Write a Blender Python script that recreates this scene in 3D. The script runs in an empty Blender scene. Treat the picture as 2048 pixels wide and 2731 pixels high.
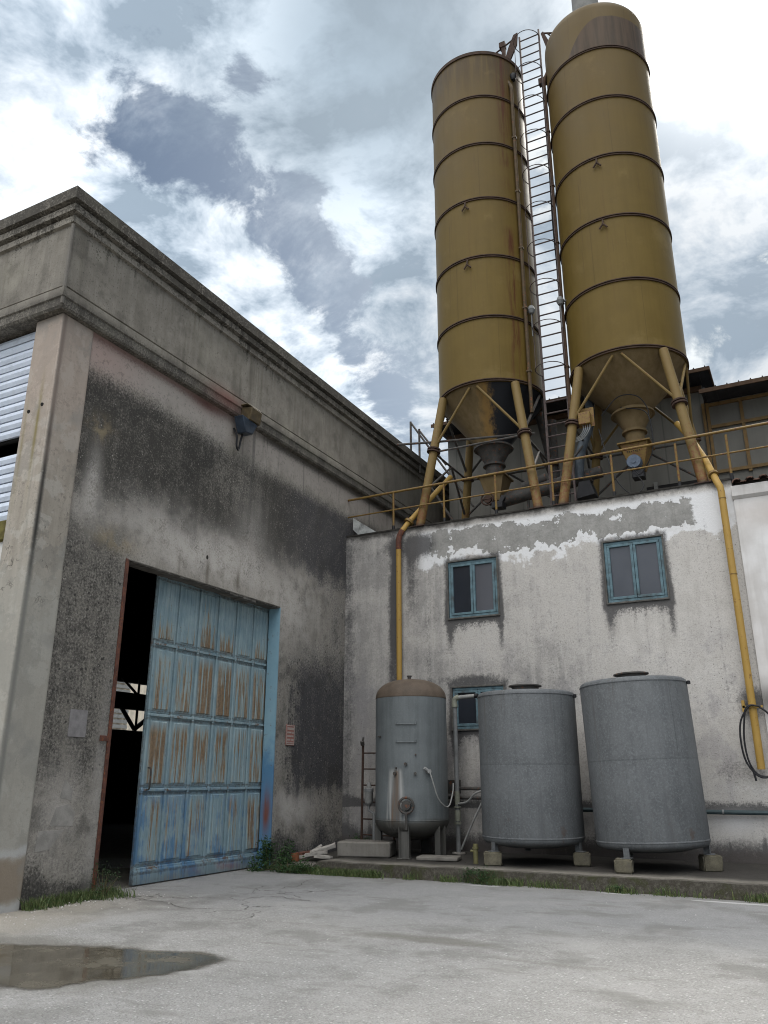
import bpy, bmesh, math, random
import numpy as np
from math import radians as Rd, sin, cos, pi
from mathutils import Vector as V3

random.seed(7)
SC = bpy.context.scene
COL = SC.collection

# ------------------------------------------------------------------ camera
cam = bpy.data.cameras.new("Camera")
cam.sensor_fit = 'VERTICAL'
cam.sensor_height = 36.0
cam.lens = 28.22
cam.clip_end = 2000
cam_o = bpy.data.objects.new("Camera", cam)
COL.objects.link(cam_o)
cam_o.location = (0, 0, 1.6)
cam_o.rotation_euler = (pi / 2 + 0.31998, 0, 0.48055)
SC.camera = cam_o

SUN_EL, SUN_AZ = 46.0, 8.0          # azimuth clockwise from +Y

# ------------------------------------------------------------------ node helper
class S:
    """a socket with arithmetic"""
    def __init__(s, g, o): s.g, s.o = g, o
    def __add__(s, b): return s.g.m('ADD', s, b)
    def __radd__(s, b): return s.g.m('ADD', b, s)
    def __sub__(s, b): return s.g.m('SUBTRACT', s, b)
    def __rsub__(s, b): return s.g.m('SUBTRACT', b, s)
    def __mul__(s, b): return s.g.m('MULTIPLY', s, b)
    def __rmul__(s, b): return s.g.m('MULTIPLY', b, s)
    def __truediv__(s, b): return s.g.m('DIVIDE', s, b)

class G:
    def __init__(g, nt):
        g.nt = nt; g.cache = {}
        nt.nodes.clear()
    def put(g, sock, v):
        if isinstance(v, S): g.nt.links.new(v.o, sock)
        elif isinstance(v, (tuple, list)) and len(v) == 3 and sock.type == 'RGBA': sock.default_value = (*v, 1)
        else: sock.default_value = v
    def node(g, t, **p):
        n = g.nt.nodes.new(t)
        for k, v in p.items(): setattr(n, k, v)
        return n
    def m(g, op, a, b=None, c=None, clamp=False):
        n = g.node('ShaderNodeMath', operation=op, use_clamp=clamp)
        g.put(n.inputs[0], a)
        if b is not None: g.put(n.inputs[1], b)
        if c is not None: g.put(n.inputs[2], c)
        return S(g, n.outputs[0])
    def clamp(g, a): return g.m('ADD', a, 0.0, clamp=True)
    def mx(g, a, b): return g.m('MAXIMUM', a, b)
    def mn(g, a, b): return g.m('MINIMUM', a, b)
    def ab(g, a): return g.m('ABSOLUTE', a)
    def pos(g):
        if 'pos' not in g.cache: g.cache['pos'] = S(g, g.node('ShaderNodeNewGeometry').outputs['Position'])
        return g.cache['pos']
    def nrm(g):
        return S(g, g.node('ShaderNodeNewGeometry').outputs['Normal'])
    def tc(g, which='Object'):
        if which not in g.cache: g.cache[which] = S(g, g.node('ShaderNodeTexCoord').outputs[which])
        return g.cache[which]
    def rnd(g): return S(g, g.node('ShaderNodeObjectInfo').outputs['Random'])
    def sep(g, v):
        n = g.node('ShaderNodeSeparateXYZ'); g.put(n.inputs[0], v)
        return [S(g, o) for o in n.outputs]
    def comb(g, x, y, z):
        n = g.node('ShaderNodeCombineXYZ')
        for i, v in zip(n.inputs, (x, y, z)): g.put(i, v)
        return S(g, n.outputs[0])
    def vm(g, op, a, b):
        n = g.node('ShaderNodeVectorMath', operation=op)
        g.put(n.inputs[0], a); g.put(n.inputs[1], b)
        return S(g, n.outputs['Value' if op == 'DOT_PRODUCT' else 'Vector'])
    def sc(g, v, x, y, z): return g.vm('MULTIPLY', v, (x, y, z))
    def noise(g, v, scale=1, detail=4, rough=.55, dist=0, out='Fac'):
        n = g.node('ShaderNodeTexNoise')
        g.put(n.inputs['Vector'], v); n.inputs['Scale'].default_value = scale
        n.inputs['Detail'].default_value = detail; n.inputs['Roughness'].default_value = rough
        n.inputs['Distortion'].default_value = dist
        return S(g, n.outputs[out])
    def vor(g, v, scale=1, feature='F1', out='Distance', rand=1):
        n = g.node('ShaderNodeTexVoronoi', feature=feature)
        g.put(n.inputs['Vector'], v); n.inputs['Scale'].default_value = scale
        n.inputs['Randomness'].default_value = rand
        return S(g, n.outputs[out])
    def ss(g, a, b, x):
        n = g.node('ShaderNodeMapRange', interpolation_type='SMOOTHSTEP')
        flip = a > b
        lo, hi = (b, a) if flip else (a, b)
        g.put(n.inputs['Value'], x)
        n.inputs['From Min'].default_value = lo; n.inputs['From Max'].default_value = hi
        n.inputs['To Min'].default_value = 1 if flip else 0; n.inputs['To Max'].default_value = 0 if flip else 1
        return S(g, n.outputs[0])
    def gauss(g, u, v, u0, v0, su, sv):
        a = (u - u0) / su; b = (v - v0) / sv
        return g.m('POWER', 2.718, 0.0 - (a * a + b * b))
    def mix(g, f, a, b, mode='MIX'):
        n = g.node('ShaderNodeMix', data_type='RGBA', blend_type=mode)
        g.put(n.inputs[0], f); g.put(n.inputs[6], a); g.put(n.inputs[7], b)
        return S(g, n.outputs[2])

def material(name):
    m = bpy.data.materials.new(name); m.use_nodes = True
    return m, G(m.node_tree)

def finish(m, g, col, rough=.85, metal=0., height=None, bump=.4, dist=.01, spec=.35, **kw):
    p = g.node('ShaderNodeBsdfPrincipled'); o = g.node('ShaderNodeOutputMaterial')
    g.put(p.inputs['Base Color'], col); g.put(p.inputs['Roughness'], rough); g.put(p.inputs['Metallic'], metal)
    p.inputs['Specular IOR Level'].default_value = spec
    for k, v in kw.items(): g.put(p.inputs[k.replace('_', ' ')], v)
    if height is not None:
        b = g.node('ShaderNodeBump'); b.inputs['Strength'].default_value = bump; b.inputs['Distance'].default_value = dist
        g.put(b.inputs['Height'], height); g.nt.links.new(b.outputs[0], p.inputs['Normal'])
    g.nt.links.new(p.outputs[0], o.inputs[0])
    return m

# ------------------------------------------------------------------ world: Nishita sky with broken cloud
def sky_dir(az, el):
    return (sin(Rd(az)) * cos(Rd(el)), cos(Rd(az)) * cos(Rd(el)), sin(Rd(el)))

def build_world():
    w = bpy.data.worlds.new("World"); SC.world = w; w.use_nodes = True
    g = G(w.node_tree)
    d = g.tc('Generated')
    sky = g.node('ShaderNodeTexSky', sky_type='NISHITA'); sky.sun_disc = False
    sky.sun_elevation = Rd(SUN_EL); sky.sun_rotation = Rd(SUN_AZ); sky.dust_density = 3.0
    blue = g.mix(1.0, S(g, sky.outputs[0]), (.40, .455, .47), 'MULTIPLY')
    x, y, z = g.sep(d)
    k = g.mx(z, 0.0) + 0.22
    p = g.comb(x / k, y / k, z * .35)
    warp = g.noise(p, 1.6, 3, .5, out='Color')
    pw = g.vm('ADD', p, g.sc(g.vm('SUBTRACT', warp, (.5, .5, .5)), .35, .35, .35))
    n1 = g.noise(pw, 3.6, 10, .64)
    sun = sky_dir(SUN_AZ, SUN_EL)
    off = (sun[0] * .10, sun[1] * .10, 0)
    n2 = g.noise(g.vm('ADD', pw, off), 3.6, 6, .60)
    def lobe(az, el, width):       # soft blob round a direction
        c = g.vm('DOT_PRODUCT', d, sky_dir(az, el))
        return g.m('POWER', 2.718, (c - 1.0) * (2.0 / Rd(width) ** 2))
    bias = 0.0
    for az, el, wd, a in ((-54, 35, 10, .26), (-43, 32, 8, .24), (-37, 29, 6, .26), (-31, 24, 6, .22), (-56, 47, 7, .16), (-46, 50, 5, .15),
                          (-28, 48, 9, .20), (-24, 40, 4, .16), (-35, 44, 4, .12), (-30, 37, 4, .14), (2, 46, 10, .30), (-2, 31, 8, .20), (-26, 33, 3, .12),
                          (-50, 43, 3.5, -.30), (-45, 41.5, 3.5, -.34), (-40.5, 40, 3.5, -.36), (-36.5, 37.5, 3.5, -.40), (-33, 34, 3.2, -.42), (-30, 30, 3, -.40), (-27, 26.5, 2.4, -.36), (-4, 27, 3, -.22), (-33, 40, 2.5, -.30), (-40, 46, 2.5, -.30), (-22, 33, 2.2, -.2), (-53, 40, 2, -.2)):
        bias = lobe(az, el, wd) * (a * (.66 if a > 0 else .50)) + bias
    dens = n1 + bias
    wisp = g.noise(g.sc(pw, 1.6, 3.2, 1), 2.2, 9, .66)
    cover = g.mx(g.ss(.45, .545, dens), g.ss(.45, .70, wisp) * .5)
    thick = g.ss(.52, .95, dens)
    lit = g.clamp((n1 - n2) * 5.5 + .52)
    sky_fill = g.ss(.52, 1.0, g.vm('DOT_PRODUCT', d, (-.04, -.44, .90)))     # added bright cloud lobe high behind the camera, unseen, as fill light
    lum = (lit * 2.4 + 2.7) * (1.0 - thick * .15) + sky_fill * 36.0
    body = lobe(-57, 35, 9) + lobe(-46, 33, 7) + lobe(-38, 28, 6) + lobe(-31, 24, 5) + lobe(-57, 48, 6) + lobe(-44, 50, 5) * .7 + lobe(-29, 38, 4) * .7
    lum = lum + g.mn(body, 1.3) * (lit * 1.7 + .5)
    greyc = lobe(-28, 49, 7) * .10 + lobe(-20, 53, 7) * .15
    lit = g.mix(g.clamp(lobe(-27, 49, 7)) * .75, lit, (.42, .42, .42)); lit = g.sep(lit)[0]
    lum = (lit * 2.4 + 2.7) * (1.0 - thick * .15) + sky_fill * 36.0 + g.mn(body, 1.3) * (lit * 1.7 + .5)
    lum = lum * (1.0 - g.mn(greyc, .50))
    ccol = g.mix(lit, (.72, .90, 1.10), (.94, .99, 1.04)); ccol = g.mix(g.clamp(lobe(-28, 48, 10)), ccol, (.76, .93, 1.09)); ccol = g.mix(sky_fill, ccol, (1.02, 1.0, .97))
    cl = g.mix(1.0, ccol, g.comb(lum, lum, lum), 'MULTIPLY')
    c = g.mix(cover, blue, cl)
    glow = lobe(SUN_AZ - 4, SUN_EL + 2, 6.5) * 13.0 + lobe(SUN_AZ - 3, SUN_EL, 15) * 1.1
    glow = glow * (.55 + n1 * .9)
    c = g.mix(1.0, c, g.mix(1.0, (1, .985, .95), g.comb(glow, glow, glow), 'MULTIPLY'), 'ADD')
    bg = g.node('ShaderNodeBackground'); bg.inputs['Strength'].default_value = 0.1
    g.put(bg.inputs['Color'], c)
    o = g.node('ShaderNodeOutputWorld'); w.node_tree.links.new(bg.outputs[0], o.inputs[0])
build_world()

sl = bpy.data.lights.new("Sun", 'SUN'); sl.energy = 1.5; sl.angle = Rd(12); sl.color = (1, .95, .87)
so = bpy.data.objects.new("Sun", sl); COL.objects.link(so)
so.rotation_euler = V3(sky_dir(SUN_AZ, SUN_EL)).to_track_quat('Z', 'Y').to_euler()
so.location = (5, 40, 40)

SC.view_settings.view_transform = 'Standard'
SC.view_settings.look = 'None'
SC.view_settings.exposure = 0.75
SC.view_settings.gamma = 1.0
SC.render.engine = 'CYCLES'
SC.cycles.max_bounces = 6; SC.cycles.diffuse_bounces = 3; SC.cycles.glossy_bounces = 3
SC.cycles.use_denoising = True
SC.cycles.filter_width = 1.05

# ------------------------------------------------------------------ mesh helper
class MB:
    def __init__(s): s.v, s.f = [], []
    def add(s, vs, fs):
        n = len(s.v); s.v += [tuple(v) for v in vs]; s.f += [tuple(i + n for i in f) for f in fs]; return s
    def box(s, x0, x1, y0, y1, z0, z1):
        vs = [(x, y, z) for z in (z0, z1) for y in (y0, y1) for x in (x0, x1)]
        return s.add(vs, [(0, 2, 3, 1), (4, 5, 7, 6), (0, 1, 5, 4), (2, 6, 7, 3), (0, 4, 6, 2), (1, 3, 7, 5)])
    def obox(s, c, size, rot):                    # oriented box
        from mathutils import Euler
        e = Euler(rot).to_matrix(); a, b, d = (q / 2 for q in size)
        vs = [V3(c) + e @ V3((x * a, y * b, z * d)) for z in (-1, 1) for y in (-1, 1) for x in (-1, 1)]
        return s.add(vs, [(0, 2, 3, 1), (4, 5, 7, 6), (0, 1, 5, 4), (2, 6, 7, 3), (0, 4, 6, 2), (1, 3, 7, 5)])
    def tube(s, pts, r, seg=10, cap=True, closed=False):
        pts = [V3(p) for p in pts]; n = len(pts)
        rs = r if isinstance(r, (list, tuple)) else [r] * n
        rings = []; up = None
        for i in range(n):
            a = pts[i - 1] if (i or closed) else pts[i]
            b = pts[(i + 1) % n] if (i < n - 1 or closed) else pts[i]
            t = (b - a).normalized()
            if up is None:
                up = V3((0, 0, 1)) if abs(t.z) < .9 else V3((1, 0, 0))
            u = t.cross(up).normalized(); w = u.cross(t).normalized(); up = w
            rings.append([pts[i] + (u * cos(2 * pi * k / seg) + w * sin(2 * pi * k / seg)) * rs[i] for k in range(seg)])
        vs = [v for q in rings for v in q]; fs = []
        for i in range(n if closed else n - 1):
            for k in range(seg):
                a, b = i * seg + k, i * seg + (k + 1) % seg
                c, d = ((i + 1) % n) * seg + (k + 1) % seg, ((i + 1) % n) * seg + k
                fs.append((a, b, c, d))
        if cap and not closed:
            fs.append(tuple(reversed(range(seg)))); fs.append(tuple(range((n - 1) * seg, n * seg)))
        return s.add(vs, fs)
    def lathe(s, cx, cy, prof, seg=64, a0=0, a1=2 * pi, close_prof=False):
        full = abs(a1 - a0 - 2 * pi) < 1e-6; m = seg if full else seg + 1; n = len(prof)
        vs = []
        for k in range(m):
            a = a0 + (a1 - a0) * k / seg
            vs += [(cx + r * cos(a), cy + r * sin(a), z) for r, z in prof]
        fs = []
        for k in range(seg):
            k2 = (k + 1) % m
            for i in range(n if close_prof else n - 1):
                j = (i + 1) % n
                fs.append((k * n + i, k2 * n + i, k2 * n + j, k * n + j))
        return s.add(vs, fs)
    def prism(s, poly, f0, f1):                  # poly 2-D points; f0,f1 map them to 3-D
        n = len(poly); vs = [f0(*p) for p in poly] + [f1(*p) for p in poly]
        fs = [tuple(reversed(range(n))), tuple(range(n, 2 * n))] + [(i, (i + 1) % n, n + (i + 1) % n, n + i) for i in range(n)]
        return s.add(vs, fs)
    def wall(s, us, vs_, holes, front, back):     # panel with rectangular openings; front/back map (u,v) to 3-D
        U = sorted(set([us[0], us[1]] + [h for q in holes for h in q[:2]]))
        W = sorted(set([vs_[0], vs_[1]] + [h for q in holes for h in q[2:]]))
        solid = lambda i, j: 0 <= i < len(U) - 1 and 0 <= j < len(W) - 1 and not any(
            q[0] < (U[i] + U[i + 1]) / 2 < q[1] and q[2] < (W[j] + W[j + 1]) / 2 < q[3] for q in holes)
        idx = {}; vs = []; fs = []
        def vid(i, j, k):
            if (i, j, k) not in idx:
                idx[(i, j, k)] = len(vs); vs.append((front, back)[k](U[i], W[j]))
            return idx[(i, j, k)]
        for i in range(len(U) - 1):
            for j in range(len(W) - 1):
                if not solid(i, j): continue
                for k in (0, 1):
                    q = [vid(i, j, k), vid(i + 1, j, k), vid(i + 1, j + 1, k), vid(i, j + 1, k)]
                    fs.append(tuple(q if k == 0 else reversed(q)))
                for di, dj, e in ((-1, 0, ((0, 0), (0, 1))), (1, 0, ((1, 1), (1, 0))), (0, -1, ((1, 0), (0, 0))), (0, 1, ((0, 1), (1, 1)))):
                    if not solid(i + di, j + dj):
                        a, b = [(i + q[0], j + q[1]) for q in e]
                        fs.append((vid(*a, 0), vid(*b, 0), vid(*b, 1), vid(*a, 1)))
        return s.add(vs, fs)
    def build(s, name, mat, parent=None, smooth=True, bevel=0, ang=35, base=None):
        me = bpy.data.meshes.new(name)
        o = bpy.data.objects.new(name, me); COL.objects.link(o)
        org = V3((0, 0, 0))
        if parent is not None:
            o.parent = parent; q = parent
            while q is not None: org += q.location; q = q.parent
        elif base is not None:
            org = V3(base); o.location = base
        me.from_pydata([tuple(V3(v) - org) for v in s.v], [], s.f)
        bm = bmesh.new(); bm.from_mesh(me); bmesh.ops.recalc_face_normals(bm, faces=bm.faces); bm.to_mesh(me); bm.free()
        if smooth:
            me.polygons.foreach_set('use_smooth', [True] * len(me.polygons))
            me.set_sharp_from_angle(angle=Rd(ang))
        me.materials.append(mat)
        if bevel:
            b = o.modifiers.new('Bevel', 'BEVEL'); b.width = bevel; b.segments = 2; b.limit_method = 'ANGLE'; b.angle_limit = Rd(40)
        return o

def tag(o, label, cat, group=None, kind=None):
    if label: o['label'] = label
    if cat: o['category'] = cat
    if group: o['group'] = group
    if kind: o['kind'] = kind
    return o

def thing(name, loc, label, cat, group=None):
    o = bpy.data.objects.new(name, None); o.empty_display_size = .3; COL.objects.link(o); o.location = loc
    return tag(o, label, cat, group)

def smooth_path(pts, n=8):
    P = [V3(p) for p in pts]; P = [P[0] * 2 - P[1]] + P + [P[-1] * 2 - P[-2]]; out = []
    for i in range(1, len(P) - 2):
        for k in range(n):
            t = k / n
            out.append(.5 * ((2 * P[i]) + (P[i + 1] - P[i - 1]) * t + (2 * P[i - 1] - 5 * P[i] + 4 * P[i + 1] - P[i + 2]) * t * t
                             + (3 * P[i] - P[i - 1] - 3 * P[i + 1] + P[i + 2]) * t ** 3))
    return out + [P[-2]]

# ------------------------------------------------------------------ materials
def simple(name, col, var=.25, scale=6, rough=.8, metal=0., rust=0., rustcol=(.10, .035, .015), bump=.25, spec=.3, streak=False, dirt=0.):
    m, g = material(name); P = g.pos()
    n = g.noise(P, scale, 5); f = g.noise(P, scale * 9, 3)
    dk = tuple(c * (1 - var) for c in col); lt = tuple(min(1, c * (1 + var)) for c in col)
    c = g.mix(g.ss(.3, .7, n * .7 + f * .3), dk, lt)
    if streak:
        st = g.noise(g.sc(P, 14, 14, .8), 1, 4)
        c = g.mix(g.ss(.5, .75, st) * .5, c, tuple(q * .5 for q in col))
    if dirt:
        c = g.mix(g.ss(.48, .7, g.noise(P, 3.1, 6, .65)) * dirt, c, (.05, .045, .04))
    if rust:
        r = g.ss(.62 - rust * .25, .72 - rust * .2, g.noise(P, scale * 2.2, 7, .68))
        c = g.mix(r, c, g.mix(f, rustcol, tuple(q * 2.2 for q in rustcol)))
    return finish(m, g, c, rough, metal, height=f, bump=bump, dist=.004, spec=spec)

def m_side_plaster():
    m, g = material('side_wall_plaster'); P = g.pos(); x, y, z = g.sep(P)
    big = g.noise(P, .9, 5, .6); mid = g.noise(P, 3.4, 7, .68); fine = g.noise(P, 27, 4, .70); grit = g.noise(P, 75, 2, .6)
    st = g.noise(g.sc(P, 1, 5.0, .40), 1.3, 5, .6)
    zz = z + (big - .5) * 1.1 + (mid - .5) * .45
    zs = zz + (st - .5) * .8
    up = g.ss(8.15, 7.55, z + (mid - .5) * .5 + g.ss(9, 13, y) * .12)
    band = up * g.ss(5.2, 6.3, zz) * (.80 + g.ss(10.5, 12, y) * .08 - g.gauss(y, z, 11.9, 7.2, .9, .9) * .25)
    low = g.ss(9.9, 8.8, y) * g.ss(5.9, 5.2, zz) * g.ss(.6, 2.0, z) * .60
    mids = g.ss(6.2, 5.4, zz) * (.16 + g.ss(4.6, 3.6, z) * .16)
    right = g.ss(12.9, 14.6, y + (st - .5) * 1.2 + (mid - .5) * 1.2) * g.ss(5.4, 3.2, zs) * g.ss(.6, 1.7, zs) * .86
    right2 = g.ss(14.3, 16, y) * g.ss(6.5, 5.5, z) * .40
    foot = g.ss(.9, .1, zz + (big - .5)) * .8
    D = g.mx(g.mx(band, low), g.mx(g.mx(right, right2), g.mx(foot, mids)))
    grain = fine * .50 + grit * .12 + mid * .38
    D2 = g.ss(-.36, .36, (D - .54) * .95 + (grain - .5) * 2.5 + (st - .5) * .55)
    base = g.mix(g.ss(.3, .72, mid * .6 + st * .4), (.19, .175, .152), (.36, .335, .30))
    base = g.mix(g.ss(.5, .75, fine) * .4, base, (.20, .18, .155))
    base = g.mix(g.ss(7.6, 8.2, z + (mid - .5) * .4) * .85, base, (.38, .34, .305))
    base = g.mix(g.gauss(y, z, 8.1, 8.2, .9, .45) * .75, base, (.38, .275, .24))
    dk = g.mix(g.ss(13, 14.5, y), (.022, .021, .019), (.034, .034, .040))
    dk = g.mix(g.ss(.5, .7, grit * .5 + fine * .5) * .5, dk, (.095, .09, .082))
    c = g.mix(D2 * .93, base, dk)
    spots = g.ss(.24, .10, g.vor(g.vm('ADD', P, g.sc(g.noise(P, 9, 2, out='Color'), .12, .12, .12)), 8.5) + (mid - .5) * .4)
    c = g.mix(spots * g.ss(.25, .5, D) * g.ss(5.8, 5.0, z) * .85, c, (.030, .029, .027))
    c = g.mix(g.ss(.54, .66, g.noise(P, 19, 4, .65)) * .35, c, (.06, .057, .052)); c = g.mix(g.ss(.50, .66, g.noise(P, 1.5, 7, .7)) * g.ss(8.0, 7.4, z) * .55, c, (.045, .043, .040))
    drops = g.ss(.66, .74, g.noise(P, 34, 2, .5))
    c = g.mix(drops * g.ss(.2, .6, D) * .7, c, (.36, .34, .31))
    pale = g.gauss(y, z, 8.30, 5.95, .15, .55) * .8 + g.gauss(y, zz, 14.2, 1.05, .7, .22) * .85 + g.gauss(y, zz, 8.4, 1.3, .3, .5) * .45 + g.gauss(y, zz, 11.2, 5.55, 2.4, .45) * .95 + g.gauss(y, z, 13.9, 4.9, .8, .6) * .7 + g.gauss(y, zs, 12.4, 6.3, .5, .6) * .45 + g.gauss(y, z, 9.05, 1.2, .1, 1.4) * .4
    c = g.mix(g.clamp(pale) * g.ss(.40, .62, mid * .45 + fine * .55 + .06), c, (.43, .405, .375))
    tanp = g.gauss(y, z, 8.35, 6.9, .25, .2) + g.gauss(y, z, 8.9, 5.2, .45, .18)
    c = g.mix(g.clamp(tanp) * g.ss(.4, .6, mid) * .6, c, (.30, .24, .15))
    drip = g.gauss(y, z, 11.15, 5.15, .06, .3) + g.gauss(y, z, 12.05, 5.2, .05, .22) + g.gauss(y, z, 10.4, 5.1, .03, .2) * .6
    c = g.mix(g.clamp(drip) * .75, c, (.11, .095, .075))
    hole = g.gauss(y, z, 11.12, 5.44, .035, .05)
    c = g.mix(g.ss(.4, .6, hole), c, (.02, .018, .016))
    wet = g.ss(.55, .68, g.noise(g.sc(P, 1, 8, .3), 1.1, 4)) * g.ss(11, 12.5, y) * g.ss(5.5, 7.2, z)
    c = g.mix(wet * .5, c, (.07, .068, .064))
    top = g.ss(8.25, 8.43, z + (fine - .5) * .25)
    c = g.mix(top * g.ss(12, 13, y) * .8, c, (.05, .047, .042)); c = g.mix(top * g.ss(12.5, 11, y) * .6, c, (.15, .07, .06))
    red = g.gauss(y, z, 10.8, 8.36, .5, .14) * .7
    c = g.mix(g.clamp(red), c, (.11, .04, .034))
    h = fine * .7 + grit * .35 + mid * .7
    return finish(m, g, c, .93, height=h, bump=.6, dist=.014, spec=.2)

def m_concrete(name='old_concrete', lo=(.150, .137, .116), hi=(.265, .245, .212), fascia=False, pillar=False):
    m, g = material(name); P = g.pos(); x, y, z = g.sep(P)
    mid = g.noise(P, 2.6, 6, .62); fine = g.noise(P, 32, 4, .65); grit = g.noise(P, 110, 2)
    st = g.noise(g.sc(P, 5.5, 5.5, .35), 1.2, 5, .6)
    c = g.mix(g.ss(.3, .7, mid * .5 + st * .5), lo, hi)
    c = g.mix(g.ss(.55, .75, fine) * .35, c, tuple(q * .5 for q in lo))
    if fascia:
        gr_ = g.noise(P, 24, 4, .7) * .6 + fine * .4
        top = g.ss(9.75, 10.4, z + (mid - .5) * .8 + (st - .5) * .5)
        c = g.mix(g.ss(.50, .72, st) * g.ss(8.9, 9.9, z) * .55, c, (.10, .092, .08))
        c = g.mix(g.ss(-.32, .32, (top - .66) * .9 + (gr_ - .5) * 3.4 + (mid - .5) * 1.2 + (st - .5) * .8) * .86, c, (.030, .027, .023)); c = g.mix(top * g.ss(.60, .68, g.noise(P, 30, 3, .6)) * .7, c, (.21, .205, .18)); c = g.mix(g.ss(8.0, 7.3, y) * g.ss(.45, .62, st) * g.ss(10.2, 9.2, z) * .5, c, (.12, .11, .095))
        far = g.ss(14.5, 21, y + (st - .5) * 4) * .62
        c = g.mix(far * g.ss(.3, .6, st * .5 + mid * .5), c, (.05, .047, .039)); c = g.mix(g.ss(.55, .65, gr_) * .6, c, (.06, .054, .044)); c = g.mix(g.ss(.50, .64, g.noise(P, 1.6, 7, .7)) * .45, c, (.085, .078, .066)); c = g.mix(g.ss(.54, .70, g.noise(g.sc(P, 3, 3, .22), 1.3, 4, .6)) * .5, c, (.085, .076, .062))
        lip = g.ss(8.78, 8.62, z + (fine - .5) * .12) * g.ss(.36, .56, fine * .6 + st * .4)
        c = g.mix(lip * .85, c, (.055, .05, .044))
        c = g.mix(g.ss(.62, .72, g.noise(P, 55, 2)) * .4, c, (.09, .08, .07))
        c = g.mix(g.clamp(g.gauss(y, z, 11.2, 8.66, .55, .2) * .7), c, (.20, .09, .075))
        c = g.mix(g.ss(.5, .7, g.noise(P, 1.3, 4)) * .18, c, (.27, .26, .20))
    if pillar:
        pg = g.noise(P, 20, 5, .72)
        c = g.mix(g.ss(.52, .66, pg * .6 + mid * .4) * .7, c, (.115, .105, .09)); c = g.mix(g.ss(.52, .55, g.noise(P, 2.0, 6, .66)) * .45, c, (.42, .40, .36)); c = g.mix(g.ss(.55, .575, g.noise(P, 1.4, 7, .68)) * .5, c, (.185, .175, .155)); c = g.mix(g.ss(.56, .70, st) * .35, c, (.13, .12, .10))
        edge = g.mx(g.ss(.07, .0, g.ab(y - 7.38)), g.ss(.05, 0., g.ab(y - 7.95)) * .7)
        c = g.mix(g.ss(.40, .58, pg * .5 + mid * .5 + edge * .15) * edge, c, (.045, .043, .04))
        pk = g.ss(5.2, 7.6, z + (mid - .5) * 2)
        c = g.mix(pk * .5, c, (.36, .285, .24))
        c = g.mix(g.ss(4.9, 3.9, z + (mid - .5) * 1.5) * .55, c, (.30, .295, .265))
        crack = g.ss(.025, .0, g.vor(g.vm('ADD', P, g.sc(g.noise(P, 4, 3, out='Color'), .4, .4, .4)), 2.2, 'DISTANCE_TO_EDGE')) * g.ss(5.4, 5.0, z) * g.ss(3.6, 4.3, z) * g.ss(.50, .6, mid)
        c = g.mix(crack * .8, c, (.06, .055, .05))
        rnd_ = g.gauss(x, z, -9.62, .35, .22, .5)
        c = g.mix(g.ss(.3, .4, rnd_ + (mid - .5) * .2) * .8, c, (.21, .165, .12)); c = g.mix(g.ss(.2, .28, rnd_ + (mid - .5) * .2) * g.ss(.36, .30, rnd_ + (mid - .5) * .2) * .6, c, (.42, .42, .42))
        moss = g.gauss(x, z, -9.66, 6.55, .035, .75) + g.gauss(x, z, -9.93, 6.3, .03, .7) * .6
        c = g.mix(g.clamp(moss) * g.ss(8.0, 7.2, z) * .75, c, (.16, .13, .03))
        c = g.mix(g.ss(.55, .68, g.noise(P, 1.7, 5)) * .5, c, (.22, .215, .2))
    return finish(m, g, c, .92, height=fine * .6 + grit * .3 + mid * .6, bump=.45, dist=.01, spec=.2)

WINDOWS = ((-6.80, -5.66, 4.92, 6.18), (-3.34, -2.19, 4.93, 6.18), (-6.77, -5.63, 2.57, 3.42))

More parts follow.
